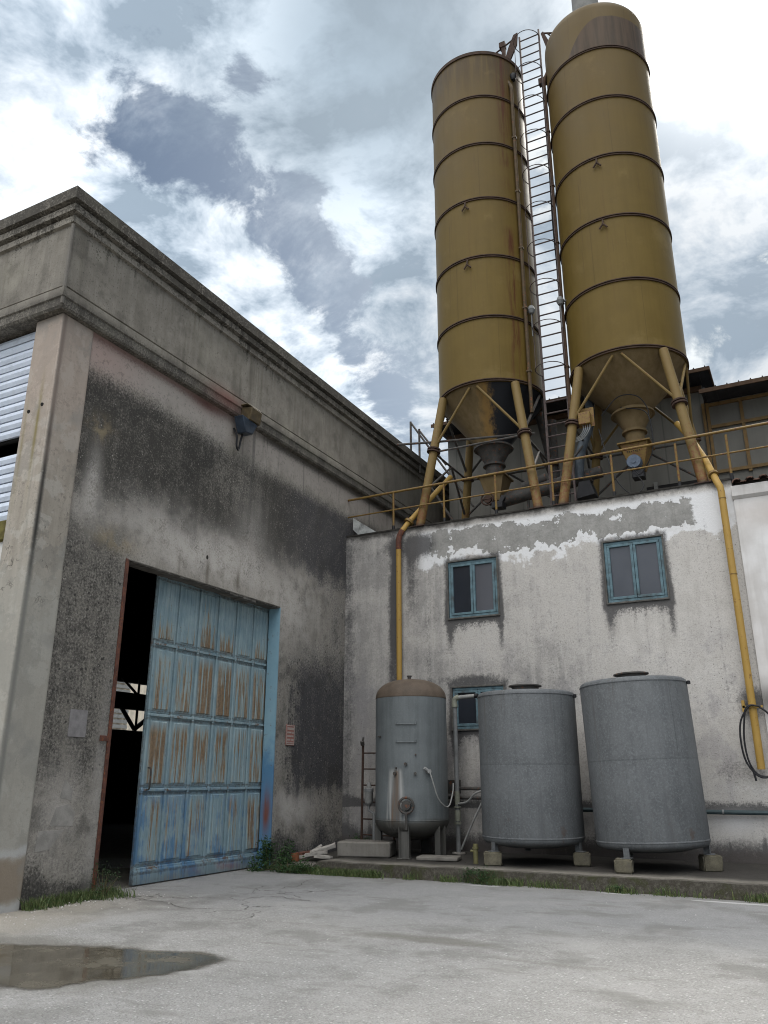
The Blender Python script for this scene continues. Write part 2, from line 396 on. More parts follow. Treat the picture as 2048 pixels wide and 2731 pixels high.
def m_back_plaster():
    m, g = material('whitewashed_plaster'); P = g.pos(); x, y, z = g.sep(P)
    big = g.noise(P, .75, 5, .6); mid = g.noise(P, 2.6, 8, .68); fine = g.noise(P, 24, 4, .72); grit = g.noise(P, 70, 2, .6)
    st = g.noise(g.sc(P, 5.5, 1, .30), 1.1, 6, .66)
    grain = fine * .40 + grit * .15 + mid * .45
    c = g.mix(g.ss(.30, .70, mid * .4 + st * .3 + big * .3), (.36, .34, .315), (.56, .535, .505))
    # grey grime, heavier to the left and lower down, eaten into grains
    lvl = .36 + g.ss(-4.8, -8.6, x) * .22 + g.ss(5.0, 2.6, z) * g.ss(-2.5, -6, x) * .28 - g.ss(-3.5, -1.0, x) * .22 - g.gauss(x, z, -2.6, 4.2, .55, .55) * .4 - g.gauss(x, z, -6.2, 4.2, .5, .35) * .3 + (big - .5) * 1.5 + (st - .5) * 1.1
    gm = g.ss(-.42, .48, (lvl - .5) * 1.2 + (grain - .5) * 1.5 + (mid - .5) * .9)
    c = g.mix(gm * .72, c, g.mix(mid, (.11, .106, .103), (.20, .193, .185)))
    c = g.mix(g.ss(.52, .62, g.noise(P, 34, 4, .7)) * .28, c, (.13, .12, .108)); c = g.mix(g.ss(.54, .62, g.noise(g.sc(P, 3.0, 1, .8), 2.4, 7, .72)) * .10, c, (.60, .585, .565))
    c = g.mix(g.ss(.50, .66, g.noise(P, 1.5, 5, .6)) * g.ss(4.8, 3.4, z) * .4, c, (.20, .19, .20))
    c = g.mix(g.ss(.61, .69, g.noise(P, 26, 3, .65)) * g.ss(.35, .6, big) * .75, c, (.085, .078, .068))
    wv = g.noise(P, 1.25, 5, .62); edge = g.noise(P, 4.5, 5, .72)
    low = 6.30 + (wv - .5) * 1.5 + (edge - .5) * .55 - g.gauss(x, z, -4.6, 6.4, .5, 9) * .10
    white = g.ss(-7.65, -7.35, x) * g.ss(0., .12, z - low + .24 + (fine - .5) * .3) * g.ss(7.05, 6.9, z)
    c = g.mix(white * (g.ss(.30, .5, mid) * .35 + .6), c, (.64, .64, .645))
    topw = (6.95 - g.ss(-4.5, -6.8, x) * .02) + (edge - .5) * .55 + (wv - .5) * .7
    pe = g.ss(0, .018, z - low - .10 * g.ss(-2.2, -1.4, x)) * g.ss(.0, .018, topw - z) * g.ss(-7.30, -7.22, x + (edge - .5) * .6) * g.ss(-1.50, -1.58, x + (edge - .5) * .5)
    isl = g.ss(.375, .365, g.noise(P, 2.3, 5, .66))
    pe = pe * (1.0 - isl)
    c = g.mix(pe, c, g.mix(g.ss(.3, .7, mid * .6 + fine * .4), (.185, .182, .172), (.32, .312, .295)))
    c = g.mix(g.ss(.5, .75, st) * pe * .5, c, (.14, .135, .125))
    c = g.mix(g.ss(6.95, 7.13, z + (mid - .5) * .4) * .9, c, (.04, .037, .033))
    blob = g.gauss(x, z, -7.50, 6.68, .42, .30) * 1.25 + g.gauss(x, z, -7.72, 5.9, .14, .9) * .7 + g.gauss(x, z, -8.14, 5.6, .15, 1.5) * 1.15 + g.gauss(x, z, -8.2, 3.9, .12, 1.2) * .5 + g.gauss(x, z, -8.35, 6.7, .4, .2) * .5
    blob = blob + g.ss(-8.9, -9.4, x) * .5
    for x0, x1, z0, z1 in WINDOWS:
        cx, cz, w, h = (x0 + x1) / 2, (z0 + z1) / 2, (x1 - x0) / 2, (z1 - z0) / 2
        dd = g.mx(g.ab(x - cx) - w, g.ab(z - cz) - h)
        blob = blob + g.ss(.20, .02, dd + (mid - .5) * .22) * .75
        for xe, ww, ln in ((x0 + .02, .13, .55), (x1 + .04, .075, .62)):
            blob = blob + g.gauss(x, z, xe + .0, z0 - .2, ww, ln) * .85
        blob = blob + g.ss(z0 - .42, z0, z + (fine - .5) * .5) * g.ss(z0 + .1, z0, z) * g.ss(w + .1, w - .05, g.ab(x - cx)) * .6
    blob = blob + g.gauss(x, z, -.95, 2.9, .25, .32) * 1.0 + g.ss(1.30, 1.08, z + (fine - .5) * .4) * g.ss(.98, 1.05, z) * .9
    blob = blob + g.ss(.80, .30, z + (mid - .5) * .5) * .9 + g.gauss(x, z, -1.3, 1.7, .7, .25) * .5
    blob = blob + g.gauss(x, z, -6.3, 3.60, .8, .10) * .8 + g.ss(.56, .72, g.noise(g.sc(P, 4.5, 1, .18), 1.2, 4)) * .35
    c = g.mix(g.ss(-.32, .36, (blob - .50) * 1.0 + (grain - .5) * 2.1 + (st - .5) * .5) * .90, c, g.mix(fine, (.035, .034, .034), (.085, .083, .085)))
    c = g.mix(g.clamp(g.gauss(x, z, -1.5, .85, .4, .17)) * .75, c, (.56, .55, .545))
    c = g.mix(g.clamp(g.gauss(x, z, -1.1, 1.42, .5, .10)) * g.ss(.45, .6, fine) * .8, c, (.55, .54, .52))
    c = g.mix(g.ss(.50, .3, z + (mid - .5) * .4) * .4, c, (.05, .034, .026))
    h = fine * .6 + grit * .3 + mid * .5 - pe * .8
    return finish(m, g, c, .92, height=h, bump=.6, dist=.014, spec=.2)

def m_annex_plaster():
    m, g = material('smooth_pale_plaster'); P = g.pos(); x, y, z = g.sep(P)
    mid = g.noise(P, 1.4, 5, .6); fine = g.noise(P, 26, 3)
    c = g.mix(g.ss(.3, .7, mid), (.50, .485, .47), (.64, .635, .63))
    c = g.mix(g.gauss(x, z, -.3, 6.4, .7, .3) * .4, c, (.46, .40, .36))
    c = g.mix(g.gauss(x, z, -.75, 3.2, .3, 2.0) * .25, c, (.50, .44, .40))
    c = g.mix(g.ss(.5, .7, g.noise(g.sc(P, 6, 6, .5), 1, 4)) * .3, c, (.36, .34, .32))
    c = g.mix(g.ss(2.6, 1.2, z + (mid - .5) * 2) * .55, c, (.22, .205, .185))
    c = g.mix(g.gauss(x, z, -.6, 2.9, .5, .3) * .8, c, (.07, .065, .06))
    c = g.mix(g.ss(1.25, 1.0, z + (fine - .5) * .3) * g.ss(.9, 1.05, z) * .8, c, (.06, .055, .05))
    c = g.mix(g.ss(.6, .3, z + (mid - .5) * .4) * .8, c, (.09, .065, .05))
    return finish(m, g, c, .9, height=fine, bump=.25, dist=.006, spec=.2)

def m_silo(patch=False, darktop=.5, runs=1.0):
    m, g = material('mustard_silo_paint'); P = g.tc('Object'); x, y, z = g.sep(P)
    mid = g.noise(P, 1.2, 5, .6); st = g.noise(g.sc(P, 7, 7, .30), 1, 5, .6); st2 = g.noise(g.sc(P, 11, 11, .5), 1, 4, .6); fine = g.noise(P, 22, 3)
    c = g.mix(g.ss(.3, .72, mid * .6 + st * .4), (.102, .068, .0155), (.130, .089, .023))
    hi = g.ss(5.5, 13.3, z)
    c = g.mix(hi * .5, c, (.086, .058, .026))
    c = g.mix(g.ss(11.9, 13.4, z + (st - .5) * 1.3) * darktop * g.ss(.3, .6, st2), c, (.055, .037, .018))
    c = g.mix(g.ss(.55, .74, st) * .4, c, (.085, .05, .015))
    # rust runs beside the filling pipe
    run = g.gauss(x, y, .99, -.83, .16, .16)
    c = g.mix(run * g.ss(.42, .60, g.noise(g.sc(P, 9, 9, .7), 1, 6, .7)) * g.ss(.36, .5, g.noise(g.sc(P, .1, .1, .8), 1, 2)) * (.9 * runs), c, (.07, .022, .012))
    an = g.m('ARCTAN2', y, x); crs = g.m('FLOOR', (z - 3.46) / 1.72)
    seam = g.ss(.006, .0, g.ab(g.m('FRACT', an / 2.094 + crs * .37) - .5))
    c = g.mix(seam * .35, c, (.05, .03, .01))
    c = g.mix(g.ss(.55, .72, g.noise(P, .9, 6, .65)) * .35, c, (.20, .145, .06))
    c = g.mix(g.ss(.60, .70, g.noise(g.sc(P, 6, 6, .22), 1, 5, .65)) * g.ss(.0, .5, g.m('FRACT', (z - 3.46) / 1.72)) * .5, c, (.07, .042, .016))
    c = g.mix(g.ss(.66, .72, g.noise(P, 7, 5, .7)) * .5, c, (.13, .06, .025))
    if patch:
        ang = g.m('ARCTAN2', y, x)                 # a dark brown arc-edged patch on the topmost course
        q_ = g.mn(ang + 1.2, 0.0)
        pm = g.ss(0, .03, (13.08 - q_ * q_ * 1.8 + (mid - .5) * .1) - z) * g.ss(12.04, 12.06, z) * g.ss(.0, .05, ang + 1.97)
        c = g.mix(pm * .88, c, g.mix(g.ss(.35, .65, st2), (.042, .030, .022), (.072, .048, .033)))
    rough = g.clamp(.5 + (mid - .5) * .3)
    return finish(m, g, c, rough, height=mid * .6 + fine * .1, bump=.12, dist=.02, spec=.12)

def m_cone(black=False):
    m, g = material('dusty_silo_cone'); P = g.tc('Object'); x, y, z = g.sep(P)
    mid = g.noise(P, 2.2, 5, .6); st = g.noise(g.sc(P, 8, 8, .6), 1, 5, .65)
    c = g.mix(g.ss(.3, .7, mid * .5 + st * .5), (.105, .072, .028), (.16, .115, .06))
    c = g.mix(g.ss(.6, .75, st) * .5, c, (.13, .07, .03))
    if black:
        a = x * .87 + y * .2 + (st - .5) * .45
        c = g.mix(g.ss(-.25, -.02, a) * g.ss(.25, .05, a) * .55, c, (.26, .14, .03))
        c = g.mix(g.ss(-.02, .16, a), c, (.012, .013, .016))
    return finish(m, g, c, .75, height=mid, bump=.15, dist=.01, spec=.25)

def m_yellow(name='yellow_steel', rust=.35):
    m, g = material(name); P = g.pos(); x, y, z = g.sep(P)
    mid = g.noise(P, 5, 5, .6); fine = g.noise(P, 40, 3); r = g.noise(P, 17, 6, .7)
    k_ = .80 if rust < .3 else .40
    c = g.mix(mid, (.34 * k_, .205 * k_, .037 * k_), (.46 * k_, .29 * k_, .075 * k_))
    c = g.mix(g.ss(.63 - rust * .22, .70 - rust * .2, r), c, g.mix(fine, (.07, .028, .014), (.17, .075, .03)))
    return finish(m, g, c, .6, height=r, bump=.25, dist=.004, spec=.35)

def m_leg():
    m, g = material('rusting_yellow_leg'); P = g.pos(); x, y, z = g.sep(P)
    mid = g.noise(P, 4, 5, .6); fine = g.noise(P, 40, 3); r = g.noise(P, 14, 6, .7)
    c = g.mix(mid, (.125, .082, .024), (.17, .115, .038))
    lvl = g.ss(9.1, 7.3, z) * .14
    c = g.mix(g.ss(.60, .66, r + lvl), c, g.mix(fine, (.075, .03, .014), (.20, .09, .03)))
    c = g.mix(g.ss(7.3, 7.16, z) * .9, c, (.05, .03, .02))
    return finish(m, g, c, .65, height=r, bump=.3, dist=.004, spec=.3)

def m_galv(name='dull_galvanised_steel', seam=None):
    m, g = material(name); P = g.tc('Object'); x, y, z = g.sep(P)
    mid = g.noise(P, 1.6, 5, .6); st = g.noise(g.sc(P, 8, 8, .5), 1, 5, .6); sp = g.noise(P, 32, 4, .7)
    spang = g.vor(P, 40, out='Color')
    sx = g.sep(spang)[0]
    c = g.mix(g.ss(.3, .7, mid * .5 + st * .5), (.070, .074, .077), (.122, .128, .132))
    c = g.mix(g.ss(.50, .64, sp) * .55, c, (.155, .163, .169)); c = g.mix(g.ss(.54, .64, g.noise(P, 12, 6, .72)) * .3, c, (.155, .162, .168))
    c = g.mix(g.ss(.70, .30, sp) * .0 + g.ss(.4, .25, sp) * .4, c, (.055, .06, .066))
    c = g.mix(sx * .14, c, (.20, .215, .225))
    c = g.mix(g.ss(.52, .72, st) * .42, c, (.058, .060, .063))
    c = g.mix(g.ss(.55, .8, g.noise(g.sc(P, 5, 5, .2), 1, 3)) * .3, c, (.085, .07, .06))
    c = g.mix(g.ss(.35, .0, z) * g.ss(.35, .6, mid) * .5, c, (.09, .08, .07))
    c = g.mix(g.ss(.58, .68, g.noise(P, 5, 6, .7)) * g.ss(1.0, .45, z) * .55, c, (.085, .055, .038))
    c = g.mix(g.ss(.56, .70, g.noise(g.sc(P, 10, 10, .35), 1, 5, .65)) * g.ss(1.9, 2.9, z) * .5, c, (.075, .068, .062))
    return finish(m, g, c, g.clamp(.62 + (sp - .5) * .4), .0, height=sp + mid * 2, bump=.18, dist=.008, spec=.22)

def m_vessel():
    m, g = material('grey_pressure_vessel_paint'); P = g.tc('Object'); x, y, z = g.sep(P)
    mid = g.noise(P, 1.8, 5, .6); st = g.noise(g.sc(P, 9, 9, .45), 1, 5, .6); sp = g.noise(P, 34, 4, .7)
    c = g.mix(g.ss(.3, .7, mid * .5 + st * .5), (.085, .095, .098), (.140, .154, .158))
    c = g.mix(g.ss(.5, .75, sp) * .3, c, (.20, .215, .22))
    c = g.mix(g.ss(.58, .75, st) * .45, c, (.06, .066, .07))
    w = g.ss(1.5, .7, z) * .05 + .045
    leak = g.ss(.09, .0, g.ab(x - .02 + (1.55 - z) * .02) - (1.6 - z) * .06) * g.ss(1.58, 1.5, z) * g.ss(.45, .62, z) * g.ss(.1, -.1, y)
    c = g.mix(leak * g.ss(.35, .6, st), c, (.13, .085, .055))
    halo = g.ss(.16, .06, g.ab(x - .0) - (1.6 - z) * .09) * g.ss(1.6, 1.5, z) * g.ss(.1, -.1, y) * (1.0 - leak)
    c = g.mix(halo * g.ss(.35, .6, g.noise(g.sc(P, 22, 22, .8), 1, 3)) * .9, c, (.36, .355, .34))
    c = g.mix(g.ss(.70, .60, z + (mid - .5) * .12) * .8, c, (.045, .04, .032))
    return finish(m, g, c, .55, height=sp + mid * 2, bump=.12, dist=.008, spec=.35)

def m_door():
    m, g = material('rusty_blue_door_paint'); P = g.pos(); x, y, z = g.sep(P)
    mid = g.noise(P, 2.4, 5, .6); big = g.noise(P, .9, 4); fine = g.noise(P, 22, 4, .7)
    vs = g.noise(g.sc(P, 1, 16, .7), 1, 4, .6)
    c = g.mix(g.ss(.3, .7, mid * .5 + vs * .5), (.155, .235, .27), (.295, .375, .395))
    dp = g.ss(1.9, .9, z + (big - .5) * 2.6 + (mid - .5)) * g.ss(.44, .56, mid * .6 + vs * .4 + (big - .5) * .5)
    c = g.mix(dp * .8, c, (.050, .145, .275))
    u = (y - 10.28) / .553; uf = g.ab(g.m('FRACT', u) - .5)
    v = (z - .24) / 1.178; vf = g.m('FRACT', v)
    inside = g.ss(.40, .30, uf) * g.ss(.05, .10, vf) * g.ss(.95, .72, vf)
    run = g.noise(g.comb(0.0, y * 17.0, z * .55), 1, 4, .6)
    run2 = g.noise(g.comb(3.0, y * 34.0, z * 1.6), 1, 3, .6)
    cell = g.noise(g.comb(0.0, g.m('FLOOR', u) * 3.7 + .3, g.m('FLOOR', v) * 5.3 + .2), 1.7, 0)
    mrow = g.gauss(z, z, 2.7, 2.7, 1.5, 99) * .10
    low = g.ss(4.95, 3.9, z) * .5 + .5
    val = run * .65 + run2 * .35 + mrow + (cell - .5) * .30 + (mid - .5) * .2 + g.ss(.6, .1, vf) * g.ss(3.6, 4.0, z) * .12 - g.ss(3.7, 4.0, z) * .10
    r = g.ss(.535, .62, val) * inside
    halo = g.ss(.49, .56, val) * inside
    c = g.mix(halo * .35, c, (.33, .30, .20))
    c = g.mix(r * .86, c, g.mix(g.ss(.35, .65, fine * .5 + run2 * .5), (.095, .052, .024), (.245, .145, .068)))
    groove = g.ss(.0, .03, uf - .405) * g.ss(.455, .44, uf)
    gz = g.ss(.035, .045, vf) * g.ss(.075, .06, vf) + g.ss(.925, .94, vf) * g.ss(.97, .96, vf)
    c = g.mix(g.clamp(groove + gz) * g.ss(.35, .6, fine * .6 + mid * .4) * .75, c, (.055, .05, .045))  # shadow lines round the pressed panels, painted as dark grooves broken like dirt
    lip = g.ss(.07, .0, vf) + g.ss(.95, 1.0, vf)
    c = g.mix(g.clamp(lip) * g.ss(.52, .64, g.noise(P, 9, 5, .7)) * .85, c, (.13, .062, .028))
    c = g.mix(g.ss(.60, .70, g.noise(P, 16, 5, .7)) * .45, c, (.11, .075, .05))
    c = g.mix(g.clamp(g.gauss(y, z, 12.2, .1, .6, .06)) * g.ss(.4, .6, mid) * .6, c, (.30, .05, .04))
    c = g.mix(g.ss(.25, .0, z) * .45, c, (.10, .10, .10))
    return finish(m, g, c, .62, height=fine + r, bump=.2, dist=.004, spec=.3)

def m_jamb():
    m, g = material('blue_door_reveal_paint'); P = g.pos(); x, y, z = g.sep(P)
    mid = g.noise(P, 3, 5, .6); st = g.noise(g.sc(P, 9, 9, .6), 1, 4)
    c = g.mix(mid, (.13, .25, .33), (.24, .37, .43))
    c = g.mix(g.ss(2.6, 1.6, z + (mid - .5) * 1.6) * .8, c, (.045, .14, .27))
    c = g.mix(g.clamp(g.gauss(x, z, -9.57, 1.0, .09, .35) * 1.2) * g.ss(.35, .6, st + .1), c, (.15, .055, .04))
    c = g.mix(g.ss(.58, .7, g.noise(P, 11, 6, .7)) * .6, c, (.12, .06, .03))
    return finish(m, g, c, .6, height=mid, bump=.2, dist=.004)

def m_ground():
    m, g = material('worn_concrete_yard'); P = g.pos(); x, y, z = g.sep(P)
    big = g.noise(P, .35, 5, .6); mid = g.noise(P, 1.5, 6, .64); fine = g.noise(P, 9, 5, .74); grit = g.noise(P, 48, 4, .75)
    peb = g.vor(P, 30); pcol = g.sep(g.vor(P, 30, out='Color'))[0]
    peb2 = g.vor(P, 62); pcol2 = g.sep(g.vor(P, 62, out='Color'))[0]
    c = g.mix(g.ss(.3, .7, big * .4 + mid * .6), (.185, .181, .172), (.285, .279, .267))
    c = g.mix(g.ss(.42, .66, fine) * .42, c, (.16, .156, .149))
    c = g.mix(g.ss(.42, .60, grit) * .38, c, (.34, .333, .32))
    near = g.ss(10.5, 4, y)
    grav = g.ss(.36, .56, mid * .5 + big * .5 + near * .10)
    c = g.mix(grav * g.ss(.42, .22, peb2) * .65, c, g.mix(pcol2, (.15, .145, .135), (.40, .39, .37)))
    c = g.mix(grav * g.ss(.40, .22, peb) * g.ss(.45, .6, pcol) * .8, c, g.mix(g.ss(.45, 1, pcol), (.18, .172, .16), (.46, .45, .43)))
    c = g.mix(g.ss(.46, .36, grit) * .38, c, (.12, .116, .11))
    c = g.mix(g.ss(8.5, 10.5, y + (big - .5) * 5) * .45, c, (.205, .207, .212))
    c = g.mix(g.ss(-7.4, -9.0, x + (mid - .5) * 2 + (y - 8) * .15) * g.ss(10.4, 8.6, y) * .65, c, g.mix(grit, (.17, .152, .122), (.28, .255, .212)))
    c = g.mix(g.ss(.50, .62, g.noise(P, .8, 7, .68)) * .45, c, (.125, .12, .11)); c = g.mix(g.ss(.53, .66, g.noise(g.vm('ADD', P, (7., 3., 0.)), .6, 6, .66)) * .45, c, (.30, .293, .28))
    damp = g.gauss(x, y, -6.9, 5.9, 2.3, 1.25) * 1.0 + g.gauss(x, y, -3.9, 8.5, 1.5, .32) * .72 + g.gauss(x, y, -2.2, 8.0, 1.5, .16) * .55 + g.gauss(x, y, -5.2, 7.6, .9, .12) * .45
    c = g.mix(g.ss(.40, .72, damp + (mid - .5) * .7 + (fine - .5) * .2) * .68, c, (.125, .117, .10))
    c = g.mix(g.ss(.56, .70, g.noise(g.sc(P, .8, 2.6, 1), 1.0, 5, .62)) * .55, c, (.155, .149, .138))
    c = g.mix(g.ss(12.5, 13.2, y + (mid - .5) * .6) * .5, c, (.16, .155, .14))
    wsh = g.gauss(x, y, -1.3, 12.85, .7, .07) + g.gauss(x, y, -3.0, 13.0, .25, .04) + g.gauss(x, y, -5.0, 12.9, .4, .05) * .8
    c = g.mix(g.ss(.35, .6, wsh + (fine - .5) * .5), c, (.40, .395, .385))
    wp = g.vm('ADD', P, g.sc(g.noise(P, 1.4, 4, out='Color'), 1.1, 1.1, 0))
    where = g.gauss(x, y, -8.3, 9.6, .9, .6) + g.gauss(x, y, -7.4, 11.0, .9, .7) + g.gauss(x, y, -1.8, 9.6, 1.2, .4) * .6
    where = where + g.gauss(x, y, -6.3, 9.2, 1.2, .8) * .8
    crk = g.ss(.014, .0, g.vor(wp, .8, 'DISTANCE_TO_EDGE')) * g.ss(.35, .6, where)
    c = g.mix(crk * .8, c, (.06, .057, .05))
    h = fine * .5 + grit * .6 + g.ss(.42, .15, peb) * grav * .6 - crk * 1.5 + mid * 1.2
    return finish(m, g, c, .92, height=h, bump=.65, dist=.015, spec=.2)

def m_pavement():
    m, g = material('mossy_kerb_concrete'); P = g.pos(); x, y, z = g.sep(P); nz = g.sep(S(g, g.node('ShaderNodeNewGeometry').outputs['True Normal']))[2]
    mid = g.noise(P, 2.5, 6, .65); fine = g.noise(P, 18, 5, .7); grit = g.noise(P, 80, 2)
    c = g.mix(g.ss(.3, .7, mid), (.115, .105, .09), (.225, .208, .18))
    c = g.mix(g.ss(.45, .7, fine) * .5, c, (.065, .06, .05))
    c = g.mix(g.ss(13.28, 13.95, y + (mid - .5) * .8) * .9, c, (.024, .022, .02))  # occlusion shade under and behind the tanks painted into the wet, dirty concrete
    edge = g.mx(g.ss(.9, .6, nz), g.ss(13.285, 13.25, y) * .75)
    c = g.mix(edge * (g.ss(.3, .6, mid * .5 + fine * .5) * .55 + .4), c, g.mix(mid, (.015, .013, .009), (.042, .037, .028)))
    c = g.mix(edge * g.ss(.52, .64, mid) * .6, c, (.035, .040, .014))
    c = g.mix(edge * g.ss(.58, .70, fine) * .4, c, (.20, .185, .16))
    return finish(m, g, c, .93, height=fine + grit * .4 + mid, bump=.7, dist=.015, spec=.2)

def m_glass(name, col=(.018, .021, .027), rough=.12):
    m, g = material(name); P = g.pos(); n = g.noise(P, 9, 4)
    c = g.mix(g.ss(.3, .8, g.noise(g.sc(P, 1, 1, .5), 1.6, 2)) * .5, col, tuple(q * 1.5 + .004 for q in col))
    return finish(m, g, c, g.clamp(rough + (n - .5) * .2), spec=.5)

def m_leaf(name, a, b):
    m, g = material(name); P = g.pos()
    c = g.mix(g.ss(.3, .7, g.noise(P, 9, 3) * .6 + g.noise(P, 60, 1) * .4), a, b)
    if 'grass' in name: c = g.mix(g.ss(.52, .62, g.noise(P, 45, 1)) * .45, c, (.19, .165, .08))
    return finish(m, g, c, .6, spec=.3)

def m_clad():
    m, g = material('grey_hall_cladding'); P = g.pos(); x, y, z = g.sep(P)
    mid = g.noise(P, 1.1, 5, .6); st = g.noise(g.sc(P, 4, 4, .3), 1, 4)
    c = g.mix(g.ss(.3, .7, mid * .5 + st * .5), (.105, .102, .090), (.150, .146, .132))
    j = g.ss(.03, .0, g.ab(g.m('FRACT', x / 1.02) - .5))
    c = g.mix(j * .6, c, (.06, .06, .055))
    return finish(m, g, c, .8, height=mid, bump=.1, dist=.01)

MT = dict(
    crackm=simple('crack_dirt', (.075, .07, .062), .3, 9, .95),
    siloy=simple('dull_mustard_pipe', (.06, .040, .018), .3, 8, .7, rust=.25),
    side=m_side_plaster(), conc=m_concrete('pillar_concrete', (.24, .215, .18), (.375, .34, .29), pillar=True), fascia=m_concrete('fascia_concrete', fascia=True),
    plain=m_concrete('rough_concrete', (.10, .092, .08), (.18, .168, .15)), block=simple('block_concrete', (.105, .095, .068), .35, 7, .95, bump=.6, dirt=.7),
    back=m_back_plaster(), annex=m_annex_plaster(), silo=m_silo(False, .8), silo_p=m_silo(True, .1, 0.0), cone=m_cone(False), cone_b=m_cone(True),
    yellow=m_yellow('yellow_pipe_paint', .12), yrust=m_yellow('flaking_yellow_paint', .55), leg=m_leg(), galv=m_galv(), vessel=m_vessel(),
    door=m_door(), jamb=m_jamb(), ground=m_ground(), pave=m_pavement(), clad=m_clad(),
    rust=simple('dark_rust', (.045, .026, .019), .4, 12, .85), band=simple('rusty_band', (.045, .026, .016), .4, 8, .8),
    ladder=simple('dark_ladder_steel', (.085, .064, .06), .35, 10, .7), black=simple('black_rubber', (.012, .012, .014), .2, 12, .55),
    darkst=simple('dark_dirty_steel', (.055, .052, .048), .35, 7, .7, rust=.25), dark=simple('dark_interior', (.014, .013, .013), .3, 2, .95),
    beam=simple('black_roof_truss', (.008, .008, .008), .2, 3, .9),
    frame=simple('faded_blue_frame', (.095, .155, .18), .3, 8, .75, dirt=.7), frame_out=simple('weathered_window_surround', (.085, .082, .075), .35, 9, .85, dirt=.6),
    gdark=m_glass('dark_glass'), gcurt=m_glass('curtained_glass', (.062, .062, .070), .2), gnet=m_glass('net_glass', (.050, .053, .062), .2),
    dome=simple('brown_vessel_head', (.085, .064, .047), .22, 5, .7), pvc=simple('grey_pvc', (.17, .175, .175), .15, 6, .6, dirt=.35),
    white=simple('white_plastic', (.25, .25, .24), .12, 7, .55, dirt=.3), louvre=simple('pale_louvre_metal', (.50, .55, .63), .10, 2, .55, dirt=.18),
    tile=simple('clay_roof_tile', (.13, .075, .055), .35, 8, .9, dirt=.6), corr=simple('dark_corrugated_roof', (.030, .030, .034), .3, 4, .7),
    orange=simple('orange_steel_frame', (.14, .088, .033), .25, 6, .7, rust=.2), brown=simple('brown_eave_trim', (.065, .038, .022), .3, 6, .8),
    motor=simple('blue_grey_motor', (.075, .10, .14), .25, 12, .5), sign=simple('faded_red_sign', (.26, .115, .095), .2, 30, .7), signw=simple('faded_sign_white', (.34, .30, .27), .15, 30, .7),
    redr=simple('red_oxide_steel', (.085, .036, .026), .4, 9, .85, rust=.4), lampy=simple('brown_yellow_lamp_box', (.075, .054, .026), .35, 12, .6, dirt=.4),
    lampb=simple('blue_lamp_glass', (.03, .042, .06), .3, 10, .3), terra=simple('orange_clay', (.17, .06, .028), .2, 12, .85),
    plaster=simple('broken_white_plaster', (.28, .26, .235), .2, 8, .9, dirt=.4), leaf=m_leaf('weed_leaf', (.011, .028, .009), (.034, .075, .020)),
    grass=m_leaf('grass_blade', (.028, .055, .014), (.085, .12, .04)), stem=simple('weed_stem', (.07, .06, .03), .3, 9, .9),
    whitebar=simple('pale_steel_bar', (.27, .27, .265), .2, 8, .5, dirt=.3), moss=simple('mossy_sill', (.10, .085, .025), .4, 8, .95), conduit=simple('dark_green_conduit', (.035, .055, .06), .2, 7, .55),
    shed=simple('beige_shed_sheet', (.70, .62, .50), .12, 3, .8), plate=simple('grey_panel', (.16, .16, .15), .2, 6, .7), whitew=simple('pale_render', (.55, .54, .52), .15, 3, .9))

